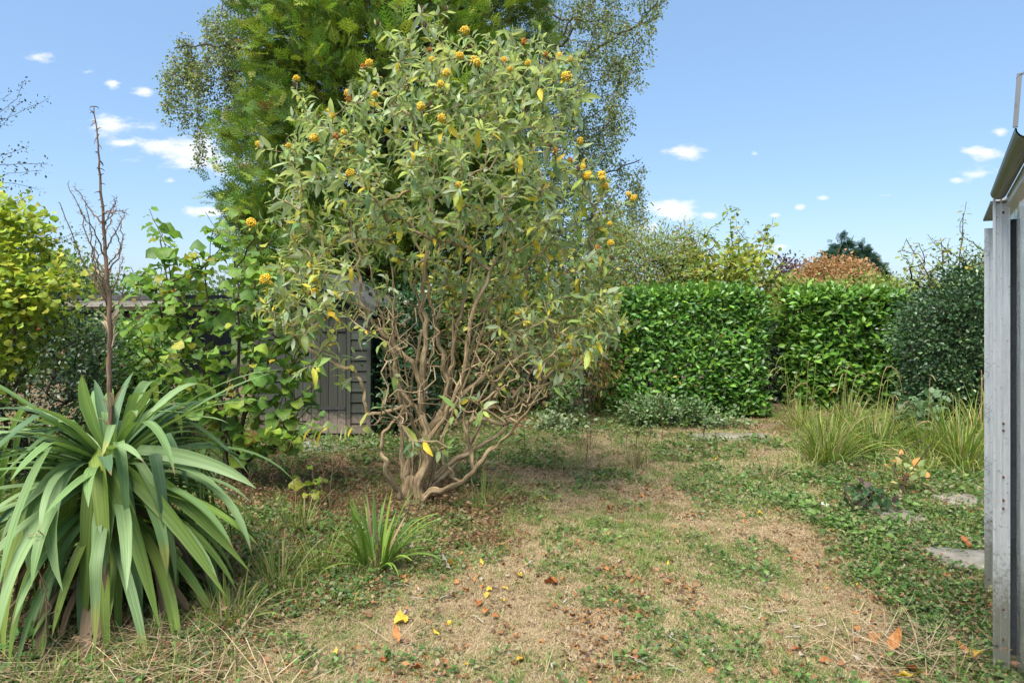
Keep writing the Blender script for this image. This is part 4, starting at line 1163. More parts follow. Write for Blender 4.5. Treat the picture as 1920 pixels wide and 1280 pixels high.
# ------------------------------------------------------------------ laurel hedges
def hedge(label, x0, x1, y0, y1, zt, n, seed, palette, size=.12):
    root = thing('laurel_hedge', label, 'hedge', ((x0 + x1) / 2, (y0 + y1) / 2, 0), 'clipped laurel hedges across the back of the garden')
    w, d, h = x1 - x0, y1 - y0, zt
    areas = np.array([w * h * 1.6, w * d * 1.3, d * h, d * h, w * h * .35]); f = R.choice(5, n, p=areas / areas.sum())
    a_, b_ = U(0, 1, n), U(0, 1, n)
    P = np.zeros((n, 3)); N = np.zeros((n, 3))
    for k, (o, ua, ub, nn) in enumerate([((x0, y0, 0), (w, 0, 0), (0, 0, h), (0, -1, 0)), ((x0, y0, h), (w, 0, 0), (0, d, 0), (0, 0, 1)), ((x0, y0, 0), (0, d, 0), (0, 0, h), (-1, 0, 0)),
                                         ((x1, y0, 0), (0, d, 0), (0, 0, h), (1, 0, 0)), ((x0, y1, 0), (w, 0, 0), (0, 0, h), (0, 1, 0))]):
        m = f == k
        P[m] = np.array(o) + a_[m][:, None] * np.array(ua) + b_[m][:, None] * np.array(ub); N[m] = nn
    # rounded corners and edges, lumpy surface
    cen = np.array([(x0 + x1) / 2, (y0 + y1) / 2, h / 2]); half = np.array([w, d, h]) / 2
    rel = (P - cen) / half
    e = np.sort(np.abs(rel), axis=1)[:, 1]
    rd_ = np.clip((e - .82) / .18, 0, 1)
    rd_ = np.where(P[:, 2] < .3, 0, rd_)
    P = cen + (P - cen) * (1 - .07 * rd_[:, None] ** 2)
    N = norm(N + norm(P - cen) * rd_[:, None] * .8)
    lump = (fbm(P[:, 0] + P[:, 1], P[:, 2], .42, seed) - .45) * .2
    depth = -np.abs(R.normal(0, .085, n)) + R.normal(0, .02, n)
    depth[U(0, 1, n) < .28] -= .14
    P = P + N * (lump + depth)[:, None]
    low = np.clip((.35 - P[:, 2]) / .35, 0, 1)
    P[:, 1] += low * .12 * (N[:, 1] < -.5)
    P[:, 2] = np.maximum(P[:, 2], .04)
    D = norm(N * .45 + np.array([0, 0, .30]) + rnd(n, .55) * np.array([1.3, .6, .75]))
    NN = norm(N * .75 + np.array([0, 0, .75]) + rnd(n, .38))
    L = size * U(.65, 1.2, n)
    foliage(root, 'leaves', M_laurel, T_laurel, P, D, NN, L, palette, 290, -P[:, 1] + (depth + lump) * 3 + U(0, .12, n))
    m_ = MB()
    for q in range(34):
        x, y = U(x0 + .1, x1 - .1), U(y0 + .25, y1 - .15)
        tube(m_, smooth_path([(x, y, -.02), (x + U(-.1, .1), y + U(-.1, .1), h * .5), (x + U(-.25, .25), y + U(-.15, .15), h * .93)], 8, .01), np.linspace(.018, .004, 8), 5)
        for _ in range(9):
            z = U(.1, .9) * h; t = norm(rnd(1)[0] * [1, 1, .3]) * U(.2, .42)
            e = np.array([x, y, z]) + t
            e[0] = min(max(e[0], x0 + .05), x1 - .05); e[1] = min(max(e[1], y0 + .08), y1 - .05)
            tube(m_, [(x, y, z), ((x + e[0]) / 2, (y + e[1]) / 2, z + t[2] * .5 + .03), e], [.006, .004, .002], 4)
    m_.build('branches', M_bark_d, root, kind='stuff')
    return root


LP = [(4, (.105, .25, .034)), (3, (.07, .18, .028)), (2.4, (.16, .33, .042)), (.9, (.24, .39, .05)), (.1, (.36, .34, .06)), (.04, (.3, .16, .04))]
hedge('large clipped laurel hedge with dense dark glossy leaves, standing nearest the orange flowered shrub', 1.36, 3.37, 8.72, 9.75, 1.70, 15000, 90, LP, .092)
hedge('bright green laurel hedge block on the right with larger leaves, beyond the dark gap', 4.08, 5.55, 9.3, 10.2, 1.66, 8200, 95, [(4, (.115, .26, .034)), (3, (.075, .18, .026)), (3, (.18, .34, .04)), (.04, (.3, .16, .04))], .118)

bush('gap_darkening_shrub', 'added leafy shrub with shade put into its near black leaf colour, behind the gap between the laurel blocks', 'shrub', [(1430, 610), (1520, 610), (1525, 780), (1425, 780)], 10.4, .35, 110, 3200, T_laurel, .11, [(3, (.022, .05, .015)), (1, (.035, .075, .02))], M_laurel, (4.0, 10.4, 0), .12, R0=30)  # added to darken the hedge gap; the shade is in the leaf colour

# ------------------------------------------------------------------ tall conifer with plume like sprays
def spray_tpl(seed, npair=5):
    r = np.random.default_rng(seed); V, Fc, L = [], [], []
    def strip(a, b, w):
        a, b = np.array(a), np.array(b); d = norm(b - a); s = norm(np.cross(d, [0, 0, 1])) * w
        k = len(V); V.extend([a - s, a + s, b + s * .35, b - s * .35]); L.extend([(-1, 0), (1, 0), (1, 1), (-1, 1)]); Fc.append((k, k + 1, k + 2, k + 3))
    def ax(t): return np.array([.05 * math.sin(t * 3 + seed), t, -.16 * t * t])
    for q in range(3): strip(ax(q / 3), ax((q + 1) / 3), .028)
    for q in range(npair):
        t = .1 + .85 * q / npair
        for s in (-1, 1):
            ln = .42 * (1 - t) + .10 + r.normal(0, .03); a_ = ax(t); e = a_ + np.array([s * ln * .75, ln * .75, -.05 * r.random() + .05 * r.normal()])
            strip(a_, e, .03)
            if ln > .3:
                for f in (.45, .72): m_ = a_ + (e - a_) * f; strip(m_, m_ + np.array([s * ln * .05, ln * .32, 0]), .024); strip(m_, m_ + np.array([s * ln * .34, ln * .02, -.02]), .024)
    return np.array(V), np.array(Fc), np.array(L)


T_spray = [spray_tpl(s) for s in (1, 2, 3)]


def conifer(name, label, base, H, prof, nplume, nsp, size, palette, plume=.35, group=None, up=.5, inner=.3):
    base = np.asarray(base, float)
    root = thing(name, label, 'conifer', base, group)
    m_ = MB(); tube(m_, smooth_path([base - [0, 0, .05], base + [0.05, 0, H * .5], base + [0, 0, H * .96]], 20, .01), np.linspace(H * .024, .02, 20), 9); m_.build('trunk', M_bark_h, root)
    zs = np.linspace(0, H, 200); pr = np.interp(zs / H, [p[0] for p in prof], [p[1] for p in prof])
    zp = R.choice(zs, nplume, p=(pr + .05) / (pr + .05).sum()) + U(-.1, .1, nplume)
    az = U(0, 6.283, nplume)
    rr = np.interp(zp / H, [p[0] for p in prof], [p[1] for p in prof]) * (1 - np.abs(R.normal(0, .13, nplume)) + .10 * np.sin(az * 3 + zp * 1.3) + .08 * np.sin(az * 7 + zp * 2.3))
    rr = np.where(U(0, 1, nplume) < inner, rr * U(.45, .85, nplume), rr)
    out = np.stack([np.cos(az), np.sin(az), np.zeros(nplume)], 1)
    C = base + out * rr[:, None] + np.array([0, 0, 1]) * zp[:, None]
    br = MB()
    for q in range(nplume):
        c_ = C[q]; s0 = base + np.array([0, 0, max(.2, min(H * .95, zp[q] - rr[q] * up))])
        tube(br, smooth_path([s0, s0 * .5 + c_ * .5 - [0, 0, .05], c_], 6), np.linspace(.02, .006, 6), 4)
    br.build('branches', M_bark_h, root, kind='stuff')
    k = R.integers(0, nplume, nsp)
    adir = norm(out * 1.0 + np.array([0, 0, up * 1.3])); t = U(-1.1, .75, nsp)
    P = C[k] + adir[k] * (t * plume)[:, None] + rnd(nsp, plume * .34)
    D = norm(adir[k] + rnd(nsp, .42) + np.array([0, 0, -.12])); N = norm(rnd(nsp, .5) + out[k] * .8 + np.array([0, 0, .6]))
    P[:, 2] = np.maximum(P[:, 2], .1)
    foliage(root, 'foliage', M_conifer, T_spray, P, D, N, size * U(.7, 1.25, nsp), palette, jit=.22)
    return root


conifer('leyland_cypress', 'huge bushy green conifer towering behind the centre shrub and the shed', (-2.05, 11.6, 0), 10.4,
        [(0, .9), (.06, 1.5), (.17, 2.15), (.3, 2.45), (.5, 2.42), (.65, 2.2), (.8, 1.5), (.93, .6), (1, .05)], 950, 25000, .27,
        [(4, (.145, .235, .042)), (3, (.095, .175, .036)), (3, (.23, .31, .05)), (1.6, (.33, .39, .07)), (.25, (.18, .11, .05))], .42)
conifer('fir_tree', 'distant dark blue green conifer with pointed top above the russet tree', at(1578, 560, 42) * [1, 1, 0], 5.4, [(0, 2.4), (.3, 2.3), (.5, 1.6), (.7, .9), (.85, .4), (1, .02)], 330, 7000, .42,
        [(3, (.03, .075, .05)), (2, (.055, .12, .07))], .26, group='distant conifers', up=.25)  # greens of the distant conifers lightened to suggest haze
conifer('fir_tree', 'right hand of the distant dark conifers, shorter and leaning over the hedge', at(1616, 560, 44) * [1, 1, 0], 5.1, [(0, 2.4), (.3, 2.1), (.55, 1.3), (.78, .5), (1, .02)], 300, 6000, .42,
        [(3, (.028, .07, .045)), (2, (.05, .11, .065))], .26, group='distant conifers', up=.25)
conifer('fir_tree', 'smallest distant dark conifer behind the right hand shrubs', at(1648, 560, 44) * [1, 1, 0], 3.7, [(0, 1.9), (.4, 1.4), (.7, .6), (1, .02)], 160, 3000, .42,
        [(3, (.028, .07, .045)), (2, (.05, .11, .065))], .26, group='distant conifers', up=.1)

# ------------------------------------------------------------------ weeping birch
bt = np.array([-1.2, 14.6, 0.0])
birch = thing('birch_tree', 'tall weeping birch with hanging leafy twigs behind the conifer', 'birch tree', bt)
limb_px = [[(870, 200, 14.5), (860, -60, 14.3), (900, -300, 14.3)], [(870, 150, 14.5), (960, 110, 14), (1040, 90, 13.8), (1090, 10, 13.6), (1130, -60, 13.6)],
           [(880, 260, 14.6), (1000, 170, 14.4), (1120, 90, 14.3), (1205, 45, 14.2), (1240, -10, 14.2), (1250, -60, 14.2)], [(870, 330, 14.6), (980, 260, 14.8), (1080, 230, 14.9), (1150, 200, 15)],
           [(880, 420, 14.6), (1000, 380, 14.7), (1120, 330, 14.7), (1200, 300, 14.6)], [(860, 120, 14.4), (700, 30, 14.2), (560, 10, 14), (450, 60, 13.8)],
           [(860, 60, 14.4), (660, -80, 14.2), (500, -60, 14), (455, 60, 13.8), (440, 40, 13.6)], [(640, 90, 13.9), (520, 95, 13.7), (460, 97, 13.5), (390, 80, 13.3), (330, 90, 13.2)],
           [(520, 95, 13.7), (470, 120, 13.5), (400, 160, 13.4)], [(870, 40, 14.5), (960, -40, 14), (1060, 40, 13.8), (1140, 40, 13.6)], [(900, 500, 14.6), (1050, 430, 14.7), (1160, 390, 14.6)],
           [(860, 0, 14.4), (760, -200, 14.3), (620, -250, 14.2), (480, -160, 14)], [(880, -60, 14.5), (1000, -220, 14.3), (1130, -220, 14.2), (1230, -100, 14.2)], [(930, 220, 14.5), (1060, 80, 14.1), (1100, 10, 14), (1160, -50, 14)]]
trunk = smooth_path([bt - [0, 0, .1], at(880, 560, 14.6), at(872, 330, 14.6), at(868, 150, 14.5), at(860, -60, 14.4), at(880, -320, 14.3)], 40, .02)
m_ = MB(); tube(m_, trunk, np.linspace(.17, .03, 40), 10); m_.build('trunk', M_bark_w, birch)
lpts = []
for lq in limb_px:
    p = smooth_path([at(*v) for v in lq], len(lq) * 6, .03); m_ = MB(); tube(m_, p, np.linspace(.055, .012, len(p)), 6); m_.build('limb', M_bark_w, birch); lpts.append(p)
lp = np.concatenate(lpts + [trunk[12:]])
regs = [([(860, -60), (1250, -60), (1235, 40), (1190, 90), (1165, 170), (1165, 190), (1190, 200), (1140, 240), (1160, 290), (1210, 285), (1205, 400), (1150, 440), (1100, 520), (960, 520), (900, 200), (860, 100)], 470, 14.4, 1.3),
        ([(380, -40), (640, -60), (600, 40), (470, 80), (450, 100), (380, 90)], 60, 13.9, .7), ([(310, 85), (330, 65), (400, 85), (395, 120), (330, 120)], 16, 13.4, .4), ([(300, 120), (325, 80), (385, 110), (380, 150), (305, 150)], 15, 13.4, .4),
        ([(395, 100), (470, 100), (475, 170), (430, 160), (400, 140)], 18, 13.6, .4), ([(380, 20), (460, 20), (460, 90), (380, 70)], 18, 13.7, .5), ([(430, 170), (470, 160), (470, 200), (430, 200)], 12, 13.6, .4),
        ([(300, -300), (1200, -320), (1260, -60), (400, -60)], 150, 14.2, 1.8)]
S0, drop = [], []
for poly, n, Yc, T in regs:
    q = samp(poly, n); S0.append(at(q[:, 0], q[:, 1], Yc + U(-T, T, n))); drop.append(U(.25, 1.0, n))
for (x, y, ln) in [(367, 160, 1.75), (369, 165, 1.5), (403, 175, 1.6), (1170, 60, 1.2), (1195, 100, .8), (370, 200, 1.3), (330, 130, 1.1), (320, 150, .9), (345, 140, 1.2), (355, 120, 1.0), (430, 150, 1.5), (445, 170, 1.2), (412, 150, 1.3), (460, 200, 1.3), (440, 200, 1.1), (388, 160, .9), (1150, 200, 1.2), (1185, 320, 1.0)]: S0.append(at(x, y, 13.4)[None]); drop.append([ln])
S0 = np.concatenate(S0); drop = np.concatenate([np.asarray(d, float) for d in drop])
jp, nmj = grow([trunk[10:]] + lpts, S0, norm(rnd(len(S0), .3) + [0, 0, .2]), step=.3, wig=.03, down=.2, rt=.0045, pw=.4, minr=.005)
tw = MB()
for p, r in jp[nmj:]: tube(tw, p, r, 4)
A, D = [], []
for s, ln in zip(S0, drop):
    n = max(4, int(ln / .1)); z = np.linspace(0, ln, n); swx, swy = U(-.12, .12), U(-.12, .12)
    p = np.stack([s[0] + swx * np.sin(z * 1.6) + .03 * np.sin(z * 5 + U(0, 6)), s[1] + swy * np.sin(z * 1.6), s[2] - z + .05 * np.sin(np.minimum(z * 8, 3.14))], 1)
    tube(tw, p, np.linspace(.005, .0022, n), 3)
    m = int(ln / .0065); t = U(0, 1, m) ** .9 * (n - 1); a = t.astype(int).clip(0, n - 2); f = (t - a)[:, None]
    q = p[a] * (1 - f) + p[a + 1] * f
    off = rnd(m, .055) * [1, 1, .6]
    A.append(q + off); D.append(norm(off + np.array([0, 0, -.05])))
for p, r in jp[nmj:] + jp[1:nmj]:      # leafy spurs on the limbs as well
    L_ = np.linalg.norm(p[-1] - p[0]); m = int(L_ / .02); t = U(0.15, 1, m) * (len(p) - 1); a = t.astype(int).clip(0, len(p) - 2); f = (t - a)[:, None]
    q = p[a] * (1 - f) + p[a + 1] * f; off = rnd(m, .08); A.append(q + off - [0, 0, .05]); D.append(norm(off - [0, 0, .08]))
tw.build('twigs', M_bark_w, birch, kind='stuff')
A, D = np.concatenate(A), np.concatenate(D)
print('birch leaves', len(A))
foliage(birch, 'leaves', M_soft, T_tiny, A, D, norm(rnd(len(A), .7) + [0, -.2, .5]), .055 * U(.6, 1.25, len(A)), [(5, (.23, .28, .10)), (4, (.17, .22, .085)), (2, (.31, .35, .16)), (.5, (.34, .27, .05)), (.35, (.2, .12, .06))])

# ------------------------------------------------------------------ shrubs on the left
bush('maple_bush', 'yellow green lobed leaf bush at the left edge of the picture', 'bush', [(-220, 300), (-60, 360), (20, 385), (70, 440), (110, 490), (125, 540), (110, 590), (60, 640), (60, 700), (-10, 730), (-220, 720)], 5.7, .8, 190, 8500, T_round, .062,
     [(4, (.42, .48, .05)), (3, (.31, .41, .05)), (1.6, (.52, .51, .07)), (1, (.16, .26, .04))], M_hazel, gat(-60, 920) + [0, 0, 0], .12, nparts=220, droop=.25, R0=70, upn=1.2, bark=M_bark_h)
bush('cotoneaster_bush', 'dark small leaved bush with a few red berries below the yellow green one', 'bush', [(-220, 560), (30, 590), (80, 560), (150, 570), (210, 600), (230, 660), (210, 740), (160, 800), (-220, 840)], 5.9, .9, 260, 11000, T_small, .036,
     [(4, (.05, .085, .035)), (3, (.095, .135, .07)), (1.5, (.14, .18, .10)), (.12, (.35, .05, .03))], M_gloss, gat(40, 900) + [0, 0, 0], .11, twig=.0022, R0=60, bark=M_bark_d)
bush('bramble_thicket', 'soft mid green leafy thicket in front of the low flat roofed building', 'bush', [(110, 590), (170, 605), (235, 620), (290, 590), (330, 640), (330, 760), (230, 800), (150, 760), (110, 640)], 7.4, 1.1, 220, 7000, T_ovate, .075,
     [(4, (.15, .27, .055)), (2, (.11, .21, .05)), (2, (.21, .32, .09))], M_soft, gat(230, 830), .13, droop=.3, upn=1.1)
# arching cotoneaster wands against the sky
m_root = thing('cotoneaster_branches', 'thin arching twigs with tiny dark leaves reaching in over the left edge', 'shrub', (-5.2, 5.4, 0))
wnd = MB(); A, D = [], []
for pts in [[(-260, 700), (-160, 420), (-60, 270), (0, 228), (90, 185)], [(-260, 700), (-170, 380), (-60, 260), (30, 190), (46, 150)], [(-260, 700), (-160, 440), (-60, 320), (0, 292), (54, 275)], [(-260, 700), (-150, 440), (-40, 315), (20, 306), (90, 306)],
            [(-260, 700), (-150, 460), (-40, 345), (30, 322), (78, 320)], [(-260, 700), (-150, 470), (-40, 350), (20, 340), (72, 356)], [(-260, 700), (-150, 480), (-30, 420), (30, 372), (60, 366)], [(-260, 720), (-100, 520), (0, 470), (90, 430), (120, 425)],
            [(-260, 720), (-80, 540), (20, 470), (80, 452), (155, 435)], [(-260, 720), (-60, 560), (60, 480), (120, 450), (160, 438)], [(-260, 720), (0, 560), (110, 520), (200, 515), (262, 518)], [(-260, 700), (-170, 400), (-60, 215), (-10, 190), (20, 175)],
            [(-260, 700), (-160, 430), (-60, 290), (0, 240), (40, 192)], [(-260, 720), (-40, 580), (80, 540), (120, 500), (150, 460)]]:
    dY = U(-.3, .3); p = smooth_path([at(x, y, 5.4 + dY) for x, y in pts], 36, .006); tube(wnd, p, np.linspace(.006, .0015, 36), 4)
    for q in p[8:]:
        for _ in range(6): off = rnd(1, .016)[0]; A.append(q + off + rnd(1, .014)[0]); D.append(norm(off + [.01, 0, 0]))
wnd.build('twigs', M_bark_d, m_root, kind='stuff')
A, D = np.array(A), np.array(D)
foliage(m_root, 'leaves', M_gloss, T_small, A, D, norm(rnd(len(A), .5) + [0, 0, .7]), .024 * U(.6, 1.3, len(A)), [(3, (.035, .06, .03)), (1, (.07, .1, .05))])
m_ = MB(); tube(m_, smooth_path([(-5.2, 5.4, -.05), at(-260, 710, 5.4)], 8, .01), np.linspace(.03, .012, 8), 6); m_.build('stem', M_bark_d, m_root)

# ------------------------------------------------------------------ things beyond the hedges
bush('willow_bush', 'tall thin stemmed green and reddish bush above the left end of the laurel hedge', 'bush', [(1130, 420), (1180, 430), (1230, 420), (1260, 440), (1300, 430), (1310, 470), (1330, 520), (1330, 580), (1120, 600)], 10.6, .8, 260, 15000, T_narrow, .095,
     [(4, (.17, .24, .06)), (3, (.23, .29, .08)), (1.2, (.32, .2, .08)), (.6, (.3, .27, .08))], M_soft, (2.1, 10.7, 0), .14, stems=6, droop=.1, R0=80)
tipz = np.concatenate([samp([(1270, 470), (1300, 440), (1350, 430), (1450, 430), (1460, 500), (1450, 550), (1260, 550)], 120), np.array([(1360, 383), (1372, 385), (1385, 392), (1400, 410), (1450, 408), (1440, 430), (1365, 400), (1380, 410), (1455, 440), (1350, 450), (1400, 450), (1445, 470), (1390, 440), (1345, 420), (1325, 440), (1282, 425), (1300, 445), (1420, 430), (1435, 420)])])
shooty('poplar_shrub', 'loose shrub with upright shoots and yellowing leaves rising above the laurel hedge', 'shrub', (3.6, 10.6, 0), tipz, [[(1380, 600, 0), (1375, 500, 0), (1370, 410, 0)], [(1400, 600, 0), (1420, 500, 0), (1440, 430, 0)], [(1360, 600, 0), (1320, 520, 0), (1290, 450, 0)], [(1390, 600, .2), (1400, 480, .2)]],
       [(3, (.20, .29, .055)), (3, (.33, .37, .07)), (1.3, (.46, .42, .08)), (2, (.12, .2, .045))], .115, T_ovate, M_soft, M_bark_h, gap=.042, leafrun=.8, nparts=0, Yc=10.6, mrad=.016, depthj=.5)
bush('poplar_undergrowth', 'yellowing leafy growth low behind the laurel hedge under the upright shoots', 'bush', [(1265, 490), (1300, 470), (1380, 470), (1450, 480), (1470, 560), (1260, 570)], 10.4, .5, 90, 1900, T_ovate, .10, [(3, (.22, .30, .06)), (3, (.35, .37, .07)), (1, (.46, .40, .08))], M_soft, (3.5, 10.4, 0), .13)
bush('yellow_green_bush', 'long low yellow green shrubs in a band beyond the right hand hedge', 'bush', [(1440, 542), (1480, 534), (1540, 528), (1600, 533), (1660, 530), (1700, 524), (1720, 550), (1720, 600), (1440, 600)], 14.5, .8, 190, 9500, T_small, .09,
     [(3, (.26, .34, .08)), (3, (.19, .27, .06)), (1, (.32, .28, .1))], M_soft, (7.0, 14.5, 0), .17)
bush('japanese_maple', 'distant russet orange dome shaped maple below the dark conifers', 'tree', [(1490, 535), (1500, 508), (1530, 490), (1570, 484), (1610, 492), (1636, 512), (1645, 540), (1640, 580), (1490, 580)], 27, 1.6, 320, 15000, T_tiny, .12,
     [(4, (.36, .19, .09)), (3, (.44, .25, .12)), (1.4, (.2, .2, .08))], M_soft, (13.3, 27, 0), .2, droop=.3, R0=40, bark=M_bark_h)  # russet tones lightened to suggest distance haze
bush('purple_tree', 'small purple leaved tree just left of the russet maple', 'tree', [(1452, 530), (1460, 497), (1480, 488), (1502, 496), (1508, 530), (1500, 560), (1455, 560)], 30, 1.0, 90, 2300, T_small, .16, [(3, (.10, .05, .075)), (2, (.14, .08, .1))], M_soft, (12.5, 30, 0), .28, R0=30)
bush('holly_bush', 'dense dark small leaved evergreen bush beside the greenhouse', 'bush', [(1698, 590), (1720, 560), (1760, 530), (1800, 510), (1860, 500), (1960, 490), (1980, 800), (1800, 800), (1715, 760), (1700, 680)], 8.3, 1.0, 700, 48000, T_small, .05,
     [(4, (.03, .07, .026)), (3, (.05, .105, .036)), (1.5, (.12, .19, .06))], M_gloss, (5.7, 8.5, 0), .13, R0=50, bias=.35, stems=6)
tz = np.concatenate([samp([(1690, 500), (1680, 460), (1720, 445), (1780, 440), (1840, 450), (1860, 500), (1830, 530), (1720, 540)], 130), np.array([(1812, 378), (1806, 400), (1800, 420), (1700, 447), (1690, 470), (1740, 440), (1830, 460), (1842, 470)])])
shooty('rose_bush', 'loose climbing rose with small yellow green leaves over the dark evergreen', 'shrub', (5.6, 8.3, 0), tz, [[(1790, 600, 0), (1800, 500, 0), (1806, 400, 0)], [(1770, 600, 0), (1740, 510, 0), (1700, 450, 0)], [(1800, 600, .2), (1830, 520, .2), (1850, 460, .2)], [(1780, 600, 0), (1770, 520, 0), (1765, 455, 0)]],
       [(4, (.19, .27, .07)), (2, (.27, .34, .09)), (1, (.42, .38, .07)), (.25, (.4, .2, .05))], .07, T_ovate, M_soft, M_bark_h, gap=.035, leafrun=.7, nparts=0, Yc=8.2, mrad=.012, depthj=.4)
bush('background_tree', 'rounded pale green tree beyond the flat roofed building', 'tree', [(80, 500), (100, 480), (135, 475), (165, 500), (190, 530), (200, 560), (190, 590), (70, 590), (70, 530)], 19, 1.3, 150, 4200, T_small, .13, [(4, (.15, .21, .06)), (2, (.1, .155, .045))], M_soft, (-12.6, 19, 0), .3)
# dark undergrowth between the shed and the hedge
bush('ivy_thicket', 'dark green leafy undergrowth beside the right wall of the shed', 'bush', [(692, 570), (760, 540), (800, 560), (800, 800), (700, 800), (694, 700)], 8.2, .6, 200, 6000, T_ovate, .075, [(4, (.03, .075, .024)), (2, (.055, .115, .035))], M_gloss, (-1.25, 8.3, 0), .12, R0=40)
bush('elder_bush', 'dull green and yellowing bush behind the right side of the centre shrub', 'bush', [(780, 520), (900, 480), (1060, 450), (1150, 470), (1160, 600), (1170, 720), (1140, 760), (1050, 770), (900, 770), (790, 780)], 9.4, .9, 330, 8800, T_ovate, .085,
     [(4, (.12, .19, .05)), (2, (.07, .12, .035)), (1.8, (.36, .34, .07)), (.8, (.2, .11, .045)), (1, (.14, .2, .05))], M_soft, (.35, 9.6, 0), .16, R0=60, stems=9, droop=.3)
bush('dead_fern', 'brown and yellow drooping compound leaves at the left end of the laurel hedge', 'bush', [(1060, 600), (1130, 590), (1160, 640), (1140, 720), (1090, 710), (1040, 660)], 8.3, .4, 42, 900, T_narrow, .09, [(2, (.24, .13, .06)), (2, (.32, .3, .06)), (1, (.14, .2, .045))], M_soft, (1.0, 8.6, 0), .1, droop=.9, bark=M_bark_h)
bush('laurel_seedling', 'small leafy seedling bush in the shade left of the hedge', 'bush', [(1040, 720), (1090, 715), (1105, 770), (1080, 800), (1045, 790)], 8.0, .22, 24, 330, T_ovate, .075, [(2, (.09, .16, .05)), (2, (.13, .19, .08))], M_soft, (.66, 8.0, 0), .07)
bush('euonymus_bush', 'low spreading pale edged bush at the foot of the large laurel hedge', 'bush', [(1165, 760), (1210, 742), (1270, 745), (1330, 770), (1400, 790), (1400, 806), (1180, 806)], 8.2, .35, 110, 3000, T_ovate, .05, [(3, (.09, .17, .045)), (2, (.16, .23, .11)), (1, (.3, .36, .2))], M_soft, (1.9, 8.25, 0), .07, outw=.8)
bush('variegated_plant', 'small pale leaved plant on the bare soil left of the low spreading bush', 'plant', [(1005, 790), (1050, 775), (1090, 790), (1085, 815), (1010, 815)], 7.7, .2, 26, 330, T_ovate, .055, [(2, (.3, .36, .2)), (1, (.16, .22, .1))], M_soft, (.5, 7.7, 0), .06)
# hedge and woodland well behind the garden so that no bare horizon shows
q = 0
for (x_, y_, w_, h_, lab) in [(-22, 34, 9, 2.6, 'far low green tree left of the flat roofed building'), (-11, 30, 6, 2.2, 'far low green tree directly behind the shed'), (1, 34, 8, 2.4, 'far low tree seen through the centre shrub'), (27, 34, 5, 2.2, 'far low tree behind the dark evergreen bush')]:
    px0, px1 = 960 + (x_ - w_) / y_ * F, 960 + (x_ + w_) / y_ * F; t_ = HY - (h_ - CH) / y_ * F
    bush('far_tree', lab, 'tree', [(px0, 600), (px0 + 20, t_ + 14), ((px0 + px1) / 2, t_), (px1 - 20, t_ + 12), (px1, 600)], y_, 2.0, 130, 3800, T_small, .28, [(3, (.10, .15, .05)), (2, (.07, .12, .04))], M_soft, (x_, y_, 0), .45, step=.6, group='far low trees beyond the gardens')

# ------------------------------------------------------------------ grassy clumps and small plants
def clump(name, label, cat, pos, n, L, w, palette, spread=.12, elm=(.7, 1.5), grav=(1., 3.), seg=6, mat=None, group=None, parts=False, stalks=0, part='blade'):
    p0 = np.array([pos[0], pos[1], float(gh(pos[0], pos[1]))]); root = thing(name, label, cat, p0, group); mb = MB()
    wts = np.array([q[0] for q in palette], float); pal = [q[1] for q in palette]
    for q in range(n):
        az = U(0, 6.283); el = U(*elm); ln = L * U(.55, 1.1); rr = spread * math.sqrt(U()); p = p0 + np.array([math.cos(az) * rr, math.sin(az) * rr, 0]); az += U(-.5, .5)
        g = U(*grav); ds = ln / seg; pts = [p]; e = el
        for s in range(seg): e = max(-1.4, e - g * (s + .7) / seg * ds * 2 * max(.15, math.cos(e))); p = p + ds * np.array([math.cos(az) * math.cos(e), math.sin(az) * math.cos(e), math.sin(e)]); pts.append(p)
        pts = np.array(pts); pts[:, 2] = np.maximum(pts[:, 2], .01)
        t = np.linspace(0, 1, seg + 1); sd_ = np.array([-math.sin(az), math.cos(az), U(-.3, .3)]); wd = w * U(.7, 1.2) / 2 * np.interp(t, [0, .4, .75, 1], [.8, 1, .7, .04])
        V = np.concatenate([pts - sd_ * wd[:, None], pts + sd_ * wd[:, None] + [0, 0, w * .15]]); k = seg + 1
        Fc = [(s, s + 1, k + s + 1, k + s) for s in range(seg)]
        tn = np.array(pal[R.choice(len(pal), p=wts / wts.sum())]) * U(.8, 1.2)
        luv = np.concatenate([np.stack([np.full(k, -1.), t, np.full(k, q * .37)], 1), np.stack([np.full(k, 1.), t, np.full(k, q * .37)], 1)])
        if parts: m_ = MB(); m_.add(V, Fc, tn, luv); m_.build(part, mat or M_grass, root)
        else: mb.add(V, Fc, tn, luv)
    if mb.n: mb.build(part + 's', mat or M_grass, root, kind='stuff')
    for q in range(stalks):    # drooping brown seed heads
        az = U(0, 6.283); h_ = U(.35, 1.0); bw = U(.3, 1.2); p = p0 + np.array([U(-.1, .1), U(-.1, .1), 0])
        d = np.array([math.cos(az), math.sin(az), 0]); c_ = smooth_path([p, p + d * .1 + [0, 0, h_ * .6], p + d * .2 * bw + [0, 0, h_], p + d * .34 * bw + [0, 0, h_ * U(.9, 1.02)], p + d * .42 * bw + [0, 0, h_ * U(.7, .9)]], 14)
        m_ = MB(); tn = [(.32, .24, .12), (.22, .14, .07), (.2, .22, .06)][R.integers(3)]; tube(m_, c_, np.interp(np.arange(14) / 13, [0, .7, .85, 1], [.0035, .002, .006, .002]), 4, tn); m_.build('seed_stalk', M_straw, root)
    return root


